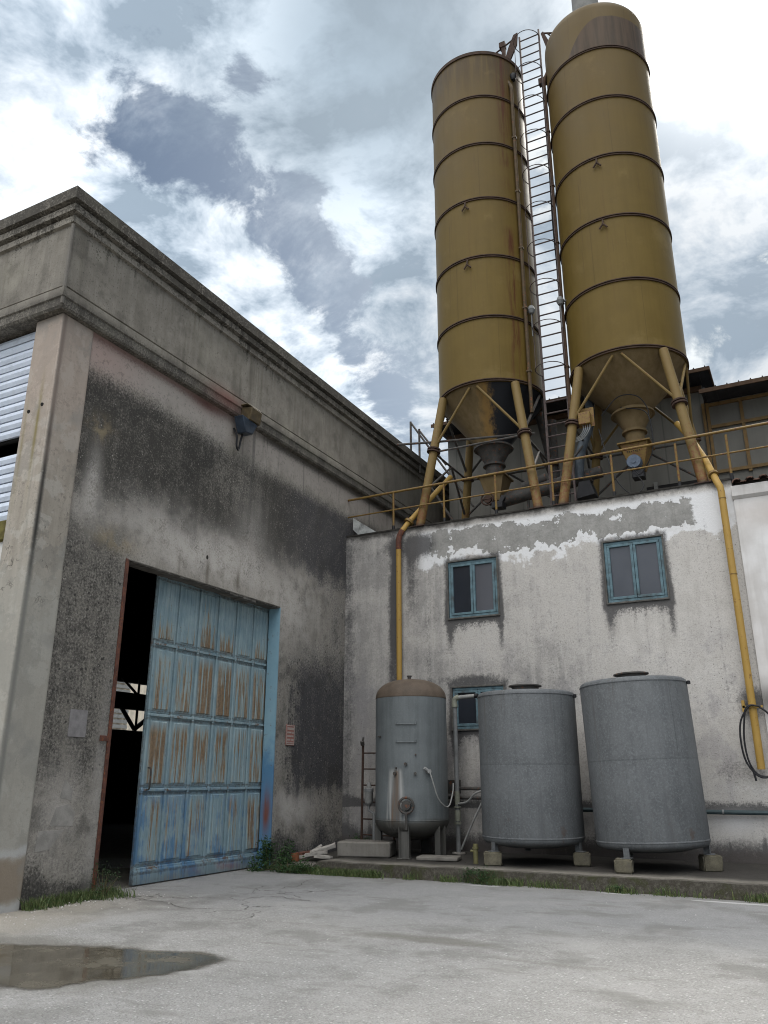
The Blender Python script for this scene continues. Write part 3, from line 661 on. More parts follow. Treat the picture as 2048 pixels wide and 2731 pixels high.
# ================================================================== SETTING
CRACKS = (((-9.45, 9.67), (-8.99, 9.46), (-8.49, 9.30), (-8.23, 9.32), (-7.67, 9.04), (-7.41, 9.11), (-7.0, 9.25)),
          ((-7.5, 10.98), (-7.65, 11.35), (-7.54, 11.5), (-7.73, 12.05), (-7.84, 12.45)), ((-7.39, 9.87), (-7.4, 10.23), (-7.28, 10.42), (-6.8, 10.37), (-6.2, 10.2)))
def build_ground():
    from mathutils import noise as NZ
    b = MB()
    n = 60
    xs = np.concatenate([[-300, -60], np.linspace(-16, 12, n), [60, 300]]); ys = np.concatenate([[-300, -30], np.linspace(-4, 16, n), [60, 300]])
    from mathutils import noise as N
    vs = []
    for yy in ys:
        for xx in xs:
            h = (N.noise(V3((xx * .35, yy * .35, 0))) * .018 + N.noise(V3((xx * 1.3, yy * 1.3, 3))) * .006) if -16 < xx < 12 and -4 < yy < 16 else 0
            h *= 1 - .95 * math.exp(-(((xx + 6.8) / 2.4) ** 2 + ((yy - 5.9) / 1.6) ** 2))
            h -= .03 * math.exp(-(((xx + 8.9) / 1.2) ** 2 + ((yy - 7.4) / 1.2) ** 2))
            vs.append((xx, yy, h - .004))
    w = len(xs)
    fs = [(j * w + i, j * w + i + 1, (j + 1) * w + i + 1, (j + 1) * w + i) for j in range(len(ys) - 1) for i in range(w - 1)]
    b.add(vs, fs)
    o = b.build('ground', MT['ground']); tag(o, 'worn pale grey concrete yard with gravel and cracks', 'ground', kind='structure')
    b = MB()
    for cr in CRACKS:
        P = smooth_path([(x, y, 0) for x, y in cr], 12)
        for i, p in enumerate(P):
            d = (P[min(i + 1, len(P) - 1)] - P[max(i - 1, 0)]).normalized(); q = V3((-d.y, d.x, 0)); t = i / (len(P) - 1)
            w = (.004 + .013 * abs(NZ.noise(V3((p.x * 4, p.y * 4, 1))))) * min(1, 6 * t, 6 * (1 - t) + .1)
            p = p + q * NZ.noise(V3((p.x * 7, p.y * 7, 3))) * .06
            zz = (NZ.noise(V3((p.x * .35, p.y * .35, 0))) * .018 + NZ.noise(V3((p.x * 1.3, p.y * 1.3, 3))) * .006) * (1 - .95 * math.exp(-(((p.x + 6.8) / 2.4) ** 2 + ((p.y - 5.9) / 1.6) ** 2))) - .03 * math.exp(-(((p.x + 8.9) / 1.2) ** 2 + ((p.y - 7.4) / 1.2) ** 2))
            b.v += [tuple(p + q * w + V3((0, 0, zz + .003))), tuple(p - q * w + V3((0, 0, zz + .003)))]
            if i: n_ = len(b.v); b.f.append((n_ - 4, n_ - 3, n_ - 1, n_ - 2))
    b.build('crack', MT['crackm'], o, smooth=False)
    # raised pavement under the tanks
    b = MB(); N_ = 150; x0, x1 = -9.05, 9.0
    top, bot, backp = [], [], []
    for i in range(N_ + 1):
        x = x0 + (x1 - x0) * i / N_
        yy = 13.2 + N.noise(V3((x * 1.1, 0, 5))) * .06 + N.noise(V3((x * 5, 0, 9))) * .03
        zt = .19 + N.noise(V3((x * 2.2, 4, 0))) * .02 + (-.09 if x < -8.3 else 0)
        bot.append((x, yy - .05, -.05)); top.append((x, yy + .02 * N.noise(V3((x * 6, 1, 1))), zt)); backp.append((x, 16.14, .215))
    mids = []
    for k in range(1, 4):
        t = k / 4
        mids.append([(p[0], p[1] * (1 - t) + q[1] * t, p[2] * (1 - t) + q[2] * t + N.noise(V3((p[0] * 2, t * 7, 2))) * .012) for p, q in zip(top, backp)])
    lip = [(p[0], p[1] + .05, p[2] + .012) for p in top]
    rows = [bot, top, lip] + mids + [backp]
    vs = [p for r in rows for p in r]; w = N_ + 1
    b.add(vs, [(j * w + i, j * w + i + 1, (j + 1) * w + i + 1, (j + 1) * w + i) for j in range(len(rows) - 1) for i in range(N_)])
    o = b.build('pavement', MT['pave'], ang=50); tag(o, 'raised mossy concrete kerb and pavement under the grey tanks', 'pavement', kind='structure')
    # puddle
    pts = [(-8.6, 5.4), (-8.2, 6.1), (-7.53, 6.43), (-6.81, 6.7), (-5.98, 6.87), (-5.43, 6.99), (-5.1, 6.8), (-5.12, 6.34), (-5.24, 5.96), (-5.43, 5.72),
           (-5.6, 5.55), (-5.68, 5.24), (-5.87, 5.07), (-6.08, 5.03), (-6.8, 4.85), (-7.9, 4.9)]
    P = smooth_path([(p[0], p[1], 0) for p in pts + pts[:1]], 10)[:-1]
    c = sum(P, V3()) / len(P)
    rim = [(p.x + N.noise(V3((p.x * 5, p.y * 5, 0))) * .09, p.y + N.noise(V3((p.x * 5, p.y * 5, 7))) * .07, .0005) for p in P]
    b = MB(); n = len(rim)
    inner = [(c.x + (p[0] - c.x) * .80, c.y + (p[1] - c.y) * .72, .0005) for p in rim]
    b.add(rim + inner + [(c.x, c.y, .0005)], [(i, (i + 1) % n, n + (i + 1) % n, n + i) for i in range(n)] + [(n + i, n + (i + 1) % n, 2 * n) for i in range(n)])
    m, g = material('shallow_muddy_water'); Q = g.pos()
    nn = g.noise(Q, 2.2, 6, .65); ff = g.noise(Q, 30, 3)
    col = g.mix(g.ss(.3, .7, nn), (.060, .052, .038), (.105, .094, .072)); dep = g.node('ShaderNodeAttribute', attribute_name='depth'); dp = S(g, dep.outputs['Fac'])
    al = g.ss(.0, .75, dp + (nn - .5) * 1.2 + (ff - .5) * .4)
    finish(m, g, col, g.clamp(.05 + g.ss(.44, .66, nn) * .35 + g.ss(.7, .1, dp) * .5), height=nn, bump=.02, dist=.01, spec=.5, Alpha=al)
    pu = b.build('puddle', m); at = pu.data.attributes.new('depth', 'FLOAT', 'POINT'); at.data.foreach_set('value', [0.0] * n + [1.0] * (n + 1))
    tag(pu, 'shallow brown puddle on the concrete yard', 'puddle', kind='structure')
build_ground()

# ================================================================== WAREHOUSE ON THE LEFT
WX = -9.45
wh = thing('warehouse', (-9.45, 7.3, 0), 'stained concrete warehouse with a rusty blue sliding door standing ajar', 'warehouse')
b = MB().wall((7.95, 32), (0, 8.46), [(9.19, 13.5, -.0, 4.95)], lambda u, v: (WX, u, v), lambda u, v: (WX - .25, u, v))
b.build('wall', MT['side'], wh, ang=30)
b = MB(); b.box(-10.02, -9.425, 7.32, 7.948, -.1, 8.46)
b.build('corner_pillar', MT['conc'], wh, bevel=.02)
# parapet band: one mitred sweep along the front and the yard side
prof = [(0, 8.46), (.025, 8.50), (.025, 8.63), (.05, 8.65), (.05, 8.80), (.03, 8.815), (-.03, 8.83), (-.03, 8.855), (.0, 8.87), (.0, 9.98), (.05, 10.0), (.05, 10.11), (.015, 10.13), (.015, 10.16), (.095, 10.18), (.095, 10.30),
        (.05, 10.32), (.05, 10.345), (.14, 10.37), (.14, 10.58), (-.05, 10.60), (-.30, 10.60), (-.30, 8.46)]
FX, FY = -9.34, 7.21
b = MB(); n = len(prof); vs = []
path = [(-26, FY, 0, -1), (FX, FY, 1, -1)] + [(FX, yy, 1, 0) for yy in (12, 16, 19.5, 24, 32)]
from mathutils import noise as NZ
for (px, py, nx, ny) in path: vs += [(px + nx * o_, py + ny * o_, z) for o_, z in prof]
b.add(vs, [(i * n + k, (i + 1) * n + k, (i + 1) * n + (k + 1) % n, i * n + (k + 1) % n) for i in range(len(path) - 1) for k in range(n)])
b.add([vs[k] for k in range(n)], [tuple(range(n))]); b.add([vs[-n + k] for k in range(n)], [tuple(reversed(range(n)))])
b.build('parapet', MT['fascia'], wh, ang=20)
b = MB().tube([(FX + .012, FY - .012, 8.52), (FX + .012, FY - .012, 9.97)], .03, 8); b.build('corner_bead', MT['plain'], wh)
# front facade: louvres between sill and parapet
b = MB()
def slats(z0, z1):
    k = int((z1 - z0) / .145); h = (z1 - z0) / k
    for i in range(k):
        z = z0 + i * h
        b.prism([(7.50, z + .012), (7.46, z + .012), (7.44, z + h * .5), (7.46, z + h - .012), (7.50, z + h - .012)], lambda p, q: (-14.0, p, q), lambda p, q: (-10.022, p, q))
slats(6.58, 8.42); slats(5.22, 6.30)
b.build('louvre_panel', MT['louvre'], wh, ang=25)
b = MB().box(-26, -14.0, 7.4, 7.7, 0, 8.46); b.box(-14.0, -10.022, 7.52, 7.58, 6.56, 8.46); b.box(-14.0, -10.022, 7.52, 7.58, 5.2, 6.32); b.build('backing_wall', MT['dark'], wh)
b = MB().box(-14.0, -10.022, 7.36, 7.62, 4.88, 5.19); b.build('sill', MT['moss'], wh, bevel=.02)
b = MB().box(-14.0, -10.022, 7.42, 7.62, 0, 4.879); b.build('lower_wall', MT['whitew'], wh)
# shell: roof, far wall, rear wall and interior truss seen through the open door
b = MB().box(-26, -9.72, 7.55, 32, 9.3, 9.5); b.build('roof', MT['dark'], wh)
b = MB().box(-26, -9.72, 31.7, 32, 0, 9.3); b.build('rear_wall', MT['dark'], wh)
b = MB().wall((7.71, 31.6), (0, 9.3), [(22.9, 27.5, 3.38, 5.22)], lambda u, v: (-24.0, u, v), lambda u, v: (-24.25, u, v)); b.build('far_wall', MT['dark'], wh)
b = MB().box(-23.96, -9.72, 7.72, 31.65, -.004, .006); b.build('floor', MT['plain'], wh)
b = MB().box(-23.9, -23.7, 22.0, 28.5, 4.15, 4.78)
for (ya, za, yb, zb, r) in ((23.3, 5.3, 24.15, 4.75, .05), (23.4, 4.2, 24.2, 3.4, .08), (25.4, 4.2, 24.2, 3.4, .09), (25.2, 4.15, 26.0, 3.5, .07), (24.25, 4.7, 24.25, 5.3, .05), (24.27, 3.3, 24.27, 4.2, .05)):
    b.tube([(-23.6, ya, za), (-23.6, yb, zb)], r, 6)
b.build('roof_truss', MT['beam'], wh)
# door: reveal, jamb strip, sliding leaf
b = MB().box(-9.70, -9.438, 13.47, 13.498, 0, 4.93); b.build('door_reveal', MT['jamb'], wh)
b = MB().box(-9.72, -9.43, 9.193, 9.215, 0, 4.93); b.box(-9.447, -9.425, 9.145, 9.192, .0, 4.95); b.box(-9.425, -9.40, 8.98, 9.12, 2.12, 2.2)
b.build('door_jamb', MT['redr'], wh, bevel=.004)
b = MB(); b.box(-9.718, -9.43, 9.22, 13.47, 4.935, 4.949)
for i in range(30):
    y = 9.3 + i * .14; b.box(-9.70, -9.44 + random.uniform(-.01, .004), y, y + .13, 4.925 - random.uniform(0, .05) * (1 if 14 < i < 24 else .3), 4.934)
b.build('lintel', MT['plain'], wh)
cols = [10.28 + .553 * i for i in range(7)]; rows = [.24 + 1.178 * i for i in range(5)]
b = MB().box(-9.80, -9.765, 10.24, 13.95, .02, 4.98)
b.box(-9.765, -9.715, 10.24, 13.6, .02, .225)                     # bottom rail
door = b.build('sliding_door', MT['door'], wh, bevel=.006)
door['label'] = 'blue steel sliding door streaked with rust'
b = MB()
for y in cols: b.box(-9.765, -9.730, y - .022, y + .022, .226, 4.97)
for z in rows: b.box(-9.765, -9.727, 10.252, 13.63, z - .021, z + .021)
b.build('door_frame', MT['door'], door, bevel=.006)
for i in range(6):
    for j in range(4):
        y0, y1, z0, z1 = cols[i] + .04, cols[i + 1] - .04, rows[j] + .042, rows[j + 1] - .042
        b = MB()
        yy = [y0, y0 + .05, y0 + .065] ; xo = [-9.757, -9.757, -9.736]
        nr = 3; wv = (y1 - y0 - .13) / nr
        for k in range(nr):
            a = y0 + .065 + k * wv
            yy += [a + wv * .40, a + wv * .46, a + wv * .54, a + wv * .60]; xo += [-9.736, -9.747, -9.747, -9.736]
        yy += [y1 - .065, y1 - .05, y1]; xo += [-9.736, -9.757, -9.757]
        q = len(yy); vs = []
        for z, f in ((z0, 0), (z0 + .05, 0), (z0 + .066, 1), (z1 - .066, 1), (z1 - .05, 0), (z1, 0)):
            vs += [(-9.757 + (x_ + 9.757) * f, y_, z) for x_, y_ in zip(xo, yy)]
        b.add(vs, [(r * q + c, r * q + c + 1, (r + 1) * q + c + 1, (r + 1) * q + c) for r in range(5) for c in range(q - 1)])
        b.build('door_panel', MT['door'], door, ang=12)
b = MB().tube(smooth_path([(-9.72, 10.36, 1.42), (-9.66, 10.36, 1.44), (-9.65, 10.36, 1.6), (-9.66, 10.36, 1.74), (-9.72, 10.36, 1.76)], 4), .014, 6)
b.build('handle', MT['darkst'], door)
# small irregularities on the wall
b = MB()
for (y, z, w, h) in ((8.56, 2.35, .16, .19),): b.box(-9.449, -9.441, y - w, y + w, z - h, z + h)
b.build('pasted_notice', simple('torn_grey_paper', (.20, .19, .19), .2, 9, .9, dirt=.3), wh)
b = MB()
def poly_patch(pts, d): b.prism(pts, lambda p, q: (-9.452, p, q), lambda p, q: (-9.452 + d, p, q))
poly_patch([(8.28, .98), (8.36, 1.22), (8.56, 1.26), (8.70, 1.14), (8.68, .96)], .005); poly_patch([(8.08, .66), (8.12, .92), (8.54, .92), (8.32, .68)], .004)
poly_patch([(8.40, 1.34), (8.46, 1.58), (8.62, 1.44), (8.6, 1.3)], .004)
b.build('stone_patch', simple('exposed_stone', (.24, .228, .21), .2, 7, .9), wh, bevel=.004)
for (x_, z_) in ((-9.60, 6.92), (-9.88, 6.86)): MB().tube([(x_, 7.312, z_), (x_, 7.33, z_ + .005)], .03, 10).build('anchor_hole', MT['dark'], wh)

# lamp fixed to the parapet
lp = thing('wall_lamp', (-9.3, 11.8, 8.4), 'brown box lamp with blue glass under the warehouse parapet', 'lamp')
b = MB().obox((-9.20, 11.85, 8.52), (.26, .36, .27), (0, .15, .05)); b.box(-9.36, -9.12, 11.62, 12.08, 8.685, 8.71); b.build('lamp_box', MT['lampy'], lp, bevel=.02)
b = MB().prism([(11.48, 8.40), (11.98, 8.36), (11.84, 8.10), (11.62, 8.08)], lambda p, q: (-9.34, p, q), lambda p, q: (-9.12, p, q)); b.build('lamp_glass', MT['lampb'], lp, bevel=.015)
b = MB().tube(smooth_path([(-9.42, 11.60, 8.2), (-9.30, 11.56, 8.0), (-9.28, 11.55, 7.78), (-9.30, 11.64, 7.74), (-9.29, 11.68, 7.95), (-9.28, 11.72, 8.12)], 6), .022, 6)
b.build('cable', MT['black'], lp)

# sign beside the door
sg = thing('warning_sign', (-9.44, 14.0, 2.4), 'small faded red notice on the wall right of the blue door', 'sign')
MB().box(-9.448, -9.432, 13.86, 14.16, 2.22, 2.62).build('sign_plate', MT['sign'], sg, bevel=.004)
b = MB(); b.box(-9.432, -9.428, 13.87, 14.15, 2.595, 2.61); b.box(-9.432, -9.428, 13.87, 14.15, 2.23, 2.245); b.box(-9.432, -9.428, 13.87, 13.882, 2.247, 2.593); b.box(-9.432, -9.428, 14.138, 14.15, 2.247, 2.593)
for r, (z, h) in enumerate(((2.545, .05), (2.47, .035), (2.40, .035), (2.33, .035), (2.275, .03))):
    y = 13.90
    while y < 14.11:
        w = random.uniform(.012, .03); b.box(-9.432, -9.4285, y, min(y + w, 14.12), z - h / 2, z + h / 2); y += w + (.010 if r == 0 or random.random() < .8 else .03)
b.build('sign_lettering', MT['signw'], sg)

# shed seen through the far window
sh = thing('metal_shed', (-40, 36, 0), 'beige ribbed shed glimpsed through the open warehouse door', 'shed')
b = MB(); ys = np.arange(30, 48, .25); vs = []
for i, y in enumerate(ys): vs += [(-38 + (.06 if i % 2 else 0), y, 0), (-38 + (.06 if i % 2 else 0), y, 9)]
b.add(vs, [(2 * i, 2 * i + 2, 2 * i + 3, 2 * i + 1) for i in range(len(ys) - 1)]); b.build('wall', MT['shed'], sh, smooth=False)
b = MB()
for k in range(26): b.box(-37.9, -37.86, 31, 38.2, 3.0 + k * .3, 3.2 + k * .3)
b.build('louvre', MT['white'], sh)
MB().box(-44, -37.8, 29, 49, 9, 9.2).build('roof', MT['corr'], sh)

# ================================================================== WHITEWASHED BUILDING AT THE BACK
WY = 16.15
bb = thing('whitewashed_building', (-5, WY, 0), 'low peeling whitewashed building carrying both yellow silos', 'building')
b = MB().wall((-9.449, -.78), (0, 7.13), WINDOWS, lambda u, v: (u, WY, v), lambda u, v: (u, WY + .25, v)); b.build('wall', MT['back'], bb, ang=30)
b = MB(); N_ = 120; vs = []
for i in range(N_ + 1):
    x = -9.44 + (8.66) * i / N_; e = NZ.noise(V3((x * 4, 0, 0))) * .02
    vs += [(x, WY - .015 + e, 7.131), (x, WY - .02 + e, 7.165 + e * .8), (x, WY + .3, 7.175 + e), (x, WY + .3, 7.131)]
b.add(vs, [(4 * i + k, 4 * i + (k + 1) % 4, 4 * i + 4 + (k + 1) % 4, 4 * i + 4 + k) for i in range(N_) for k in range(4)])
b.build('roof_edge', simple('black_mossy_edge', (.035, .032, .028), .5, 9, .95), bb)
MB().box(-9.30, 9, WY + .26, 21.45, 6.95, 7.13).build('roof', MT['plain'], bb)
b = MB().prism([(-9.44, 7.72), (-8.72, 7.22), (-8.78, 7.17), (-9.2, 7.17), (-9.44, 7.42)], lambda p, q: (p, WY + .30, q), lambda p, q: (p, WY + .36, q))
b.build('flashing', simple('spotted_white_board', (.40, .41, .40), .3, 6, .8, dirt=.8), bb)
def window(x0, x1, z0, z1, gl, gr, lab):
    y = WY
    fr = MB()
    t = .035
    fr.box(x0 - t, x1 + t, y - .02, y + .10, z1, z1 + t); fr.box(x0 - t, x1 + t, y - .035, y + .10, z0 - t, z0)
    fr.box(x0 - t, x0, y - .02, y + .10, z0, z1); fr.box(x1, x1 + t, y - .02, y + .10, z0, z1)
    w = fr.build('window', MT['frame_out'], bb, bevel=.005); w['label'] = lab
    f = MB(); s = .055
    f.box(x0, x1, y + .01, y + .09, z1 - s, z1); f.box(x0, x1, y + .01, y + .09, z0, z0 + s)
    f.box(x0, x0 + s, y + .01, y + .09, z0 + s, z1 - s); f.box(x1 - s, x1, y + .01, y + .09, z0 + s, z1 - s)
    xm = (x0 + x1) / 2
    for a, c in ((x0 + s + .004, xm - .004), (xm + .004, x1 - s - .004)):
        q = .052; za, zb = z0 + s + .004, z1 - s - .004
        f.box(a, c, y + .0, y + .07, zb - q, zb); f.box(a, c, y + .0, y + .07, za, za + q); f.box(a, a + q, y + .0, y + .07, za + q, zb - q); f.box(c - q, c, y + .0, y + .07, za + q, zb - q)
    f.build('frame', MT['frame'], w, bevel=.006)
    for a, c, g_ in ((x0 + s + .05, xm - .05, gl), (xm + .05, x1 - s - .05, gr)):
        MB().box(a, c, y + .04, y + .05, z0 + s + .05, z1 - s - .05).build('pane', MT[g_], w)
    MB().box(x0 + .01, x1 - .01, y + .14, y + .16, z0 + .01, z1 - .01).build('curtain', MT['dark'], w)
window(*WINDOWS[0], 'gdark', 'gcurt', 'blue window with one dark and one curtained pane')
window(*WINDOWS[1], 'gnet', 'gnet', 'blue window with two grey netted panes')
window(*WINDOWS[2], 'gdark', 'gdark', 'low blue window half hidden by a tank')

ax = thing('tiled_annex', (2, WY, 0), 'smoother pale building with clay roof tiles right of the yellow pipe', 'building')
MB().box(-.779, 9, WY - .04, WY + .25, 0, 6.70).build('wall', MT['annex'], ax)
MB().prism([(WY - .04, 6.701), (WY - .10, 6.76), (WY - .12, 6.96), (WY + .25, 6.96), (WY + .25, 6.701)], lambda p, q: (-.80, p, q), lambda p, q: (9, p, q)).build('cornice', MT['annex'], ax, bevel=.01)
b = MB()
for i in range(42):
    x = -.68 + i * .235
    for s, dz, rr in ((0, 0, .085), (.1175, -.035, .075)):
        pr = [(rr, 0), (rr - .016, 0)] ; m_ = 8; vs = []
        for k in range(m_ + 1):
            a = pi * k / m_ if s == 0 else pi + pi * k / m_
            for r_ in (rr, rr - .018):
                for yv, up in ((WY - .17, 0), (WY + .9, .28)):
                    vs.append((x + s + r_ * cos(a), yv, 7.0 + (0 if s == 0 else .075) + r_ * sin(a) + up))
        fs = []
        for k in range(m_):
            a_, c_ = 4 * k, 4 * k + 4
            fs += [(a_, a_ + 1, c_ + 1, c_), (a_ + 2, c_ + 2, c_ + 3, a_ + 3), (a_, c_, c_ + 2, a_ + 2)]
        b.add(vs, fs)
b.build('roof_tiles', MT['tile'], ax)

# ================================================================== GREY HALL BEHIND
HY = 21.5
hl = thing('grey_hall', (-3, HY, 0), 'grey clad hall with orange frames and dark corrugated eaves behind the silos', 'building')
MB().box(-8.95, -1.42, HY, HY + 8, 6, 11.78).build('wall', MT['clad'], hl)
MB().box(-1.419, 9, HY + .02, HY + 8, 6, 11.25).build('side_wall', MT['clad'], hl)
b = MB(); b.box(-9.15, -1.12, 20.7, 29.6, 11.86, 11.90)
xs = np.arange(-9.1, -1.1, .28)
for x in xs: b.prism([(x, 11.9), (x + .05, 11.9), (x + .035, 11.95), (x + .015, 11.95)], lambda p, q: (p, 20.69, q), lambda p, q: (p, 29.6, q))
for x in np.arange(-9.0, -1.2, .28): b.box(x, x + .03, 20.75, 21.49, 11.83, 11.859)
b.build('roof', MT['corr'], hl, smooth=False)
b = MB().box(-9.15, -1.12, 20.66, 20.70, 11.80, 11.90); b.box(-1.16, -1.12, 20.701, 21.9, 11.80, 11.858); b.box(-8.95, -1.44, 21.42, 21.498, 11.6, 11.75); b.build('eave_trim', MT['brown'], hl)
b = MB(); b.box(-1.415, 9, 20.7, 29, 11.235, 11.275)
for x in np.arange(-1.35, 9, .28):
    b.prism([(x, 11.275), (x + .05, 11.275), (x + .035, 11.33), (x + .015, 11.33)], lambda p, q: (p, 20.69, q), lambda p, q: (p, 29, q)); b.box(x, x + .03, 20.75, 21.49, 11.205, 11.234)
b.build('lower_roof', MT['corr'], hl, smooth=False)
b = MB().box(-1.46, 9, 20.66, 20.70, 11.17, 11.28); b.build('lower_eave_trim', MT['brown'], hl)
b = MB()
for x in (-1.50, -1.40): b.box(x, x + .075, HY - .05, HY + .015, 7.2, 11.22)
for x in np.arange(-.58, 9, .86): b.box(x, x + .085, HY - .035, HY + .015, 9.12, 11.10)
for z in (11.10, 10.46, 9.18): b.box(-1.32, 9, HY - .045, HY - .0, z, z + .085)
b.build('frame', MT['orange'], hl)
for q in ((-4.6, -3.9, 8.78, 9.0), (-3.15, -1.75, 8.86, 9.10), (-6.9, -6.2, 8.6, 8.8)): MB().box(q[0], q[1], HY - .01, HY + .01, q[2], q[3]).build('opening', MT['dark'], hl)
for (x, z0, z1) in ((-2.95, 7.2, 9.2), (-4.0, 7.2, 9.0), (-5.2, 7.2, 8.9)): MB().box(x, x + .1, HY - .06, HY - .011, z0, z1).build('post', MT['plate'], hl)

# ================================================================== SILOS
ZR = (19.17, 17.58, 15.83, 14.07, 12.33, 10.60)
def silo(cx, cy, dome, lab, zfl, pipe_az):
    t = thing('cement_silo', (cx, cy, 7.14), lab, 'silo', 'yellow silos on the roof')
    r = 1.315
    b = MB(); pr = [(r - .02, 10.56), (r, 10.56)]
    zt_ = 20.52 if dome else 20.4
    zs = [10.56 + (zt_ - 10.56) * i / 24 for i in range(1, 25)]
    pr += [(r, z) for z in zs]
    if dome: pr += [(r - .42 * (1 - cos(a)), zt_ + .42 * sin(a)) for a in np.linspace(.15, 1.35, 8)] + [(.6, 21.05), (0, 21.10)]
    else: pr += [(r, 20.70), (r, 20.72), (.0, 20.80)]
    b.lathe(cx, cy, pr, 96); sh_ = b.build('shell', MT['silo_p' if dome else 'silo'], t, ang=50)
    def band(z):
        p = [(r - .005, z - .038), (r + .028, z - .038), (r + .03, z - .016), (r + .004, z - .014), (r + .004, z + .014), (r + .03, z + .016), (r + .028, z + .038), (r - .005, z + .038)]
        MB().lathe(cx, cy, p, 96, close_prof=True).build('band', MT['band'], t, ang=30)
    for z in ZR: band(z)
    if not dome: MB().lathe(cx, cy, [(r - .005, 20.64), (r + .03, 20.64), (r + .03, 20.74), (r - .005, 20.74)], 96, close_prof=True).build('rim', MT['band'], t, ang=30)
    b = MB().lathe(cx, cy, [(r - .03, 10.56), (r - .06, 10.50), (.42, zfl + .05), (.42, zfl)], 72); b.build('cone', MT['cone' if dome else 'cone_b'], t, ang=40)
    dm = MT['cone'] if dome else MT['darkst']
    b = MB().lathe(cx, cy, [(.40, zfl), (.48, zfl), (.49, zfl - .05), (.43, zfl - .06), (.40, zfl - .10), (.24, zfl - .40), (.24, zfl - .44), (.28, zfl - .45), (.28, zfl - .50), (.22, zfl - .51), (.215, zfl - .72), (.27, zfl - .73), (.27, zfl - .78), (.0, zfl - .79)], 40)
    b.build('outlet_flange', dm, t, ang=30)
    b = MB(); za, zb = zfl - .79, zfl - 1.42
    for (s, z) in ((.31, za), (.30, za - .08), (.15, zb)): b.v += [(cx - s, cy - s, z), (cx + s, cy - s, z), (cx + s, cy + s, z), (cx - s, cy + s, z)]
    b.f += [(0, 1, 2, 3), (8, 9, 10, 11)] + [(l * 4 + k, l * 4 + (k + 1) % 4, l * 4 + 4 + (k + 1) % 4, l * 4 + 4 + k) for l in (0, 1) for k in range(4)]
    b.box(cx - .36, cx + .36, cy - .36, cy + .36, za - .045, za - .005)
    hp = b.build('outlet_hopper', MT['yrust'] if dome else MT['cone'], t, bevel=.008)
    if dome:
        b = MB().tube([(cx - .02, cy - .22, zb + .12), (cx - .02, cy - .40, zb + .10), (cx - .02, cy - .44, zb + .10)], [.16, .165, .15], 20); b.tube([(cx - .02, cy - .44, zb + .10), (cx - .02, cy - .455, zb + .10)], .05, 12); b.build('motor', MT['motor'], t)
        b = MB().box(cx - .10, cx + .16, cy - .35, cy - .08, zb - .26, zb - .08); b.tube([(cx + .02, cy - .2, zb - .1), (cx + .02, cy - .2, zb + .05)], .07, 10); b.build('gearbox', MT['black'], t, bevel=.015)
        b = MB()
        for k in range(7): b.obox((cx - .16 + k * .045 + random.uniform(-.01, .01), cy - .262, za - .20), (.018, .004, .09 + random.uniform(-.03, .03)), (-.235, random.uniform(-.4, .4), 0))
        b.build('smudged_mark', MT['dark'], t)
    else:
        b = MB().lathe(cx, cy, [(.15, 0), (.15, 0)], 3)
        b = MB().tube([(cx - .10 + .15 * cos(a), cy - .34, zb + .0 + .15 * sin(a)) for a in np.linspace(0, 2 * pi, 25)[:-1]], .022, 8, closed=True); b.tube([(cx - .25, cy - .34, zb), (cx + .05, cy - .34, zb)], .012, 6); b.tube([(cx - .10, cy - .34, zb), (cx - .10, cy - .1, zb)], .10, 14)
        b.build('valve_wheel', MT['rust'], t)
        b = MB().box(cx + .02, cx + .3, cy - .42, cy - .16, zb - .28, zb - .12); b.obox((cx + .25, cy - .3, zb - .08), (.1, .2, .2), (0, .5, .3)); b.build('gearbox', MT['black'], t, bevel=.012)
    # legs
    tops, feet, rings = [], [], []
    for k, (sx, sy) in enumerate(((-1, -1), (1, -1), (1, 1), (-1, 1))):
        T = V3((cx + sx * .93, cy + sy * .93, 10.53)); F = V3((cx + sx * 1.43, cy + sy * 1.34, 7.165)); q = (10.53 - 9.12) / (10.53 - 7.165); M_ = T.lerp(F, q)
        tops.append(T); feet.append(F); rings.append(M_)
        dr = (F - T).normalized()
        b = MB().tube([T, T.lerp(F, .5), F], [.105, .105, .105], 16)
        l = b.build('leg', MT['leg'] if sy < 0 else MT['darkst' if (sx > 0 and not dome) else 'leg'], t)
        b = MB().tube([M_ - dr * .05, M_ - dr * .015], .165, 18); b.tube([M_ + dr * .015, M_ + dr * .05], .165, 18); b.build('flange', MT['rust'], l)
        b = MB().box(F.x - .17, F.x + .17, F.y - .17, F.y + .17, 7.145, 7.166); b.build('base_plate', MT['rust'], l)
    for k in range(4):
        a, c = k, (k + 1) % 4
        mid = (tops[a] + tops[c]) / 2; out = V3((mid.x - cx, mid.y - cy, 0)).normalized()
        mid = V3((cx, cy, 10.50)) + out * 1.27
        b = MB()
        b.tube([mid - (tops[c] - tops[a]).normalized() * .09, tops[a].lerp(feet[a], .40)], .032, 8); b.tube([mid + (tops[c] - tops[a]).normalized() * .09, tops[c].lerp(feet[c], .40)], .032, 8)
        b.build('upper_brace', MT['leg'] if k in (0,) or dome else MT['darkst'], t)
        b = MB(); lw = 9.05
        pa, pc = tops[a].lerp(feet[a], .43), tops[c].lerp(feet[c], .43)
        b.tube([pa, pc], .026, 8)
        if k: 
            ce = (pa + pc) / 2
            b.tube([ce, tops[a].lerp(feet[a], .72)], .03, 8); b.tube([ce, tops[c].lerp(feet[c], .72)], .03, 8)
            b.build('lower_brace', MT['darkst'], t)
        elif not dome: b.build('lower_brace', MT['darkst'], t)
    # filling pipe up the side
    a = Rd(pipe_az); d_ = V3((cos(a), sin(a), 0)); q = V3((cx, cy, 0)) + d_ * (r + .08)
    b = MB().tube([(q.x, q.y, 9.8), (q.x, q.y, 19.2)], .045, 12)
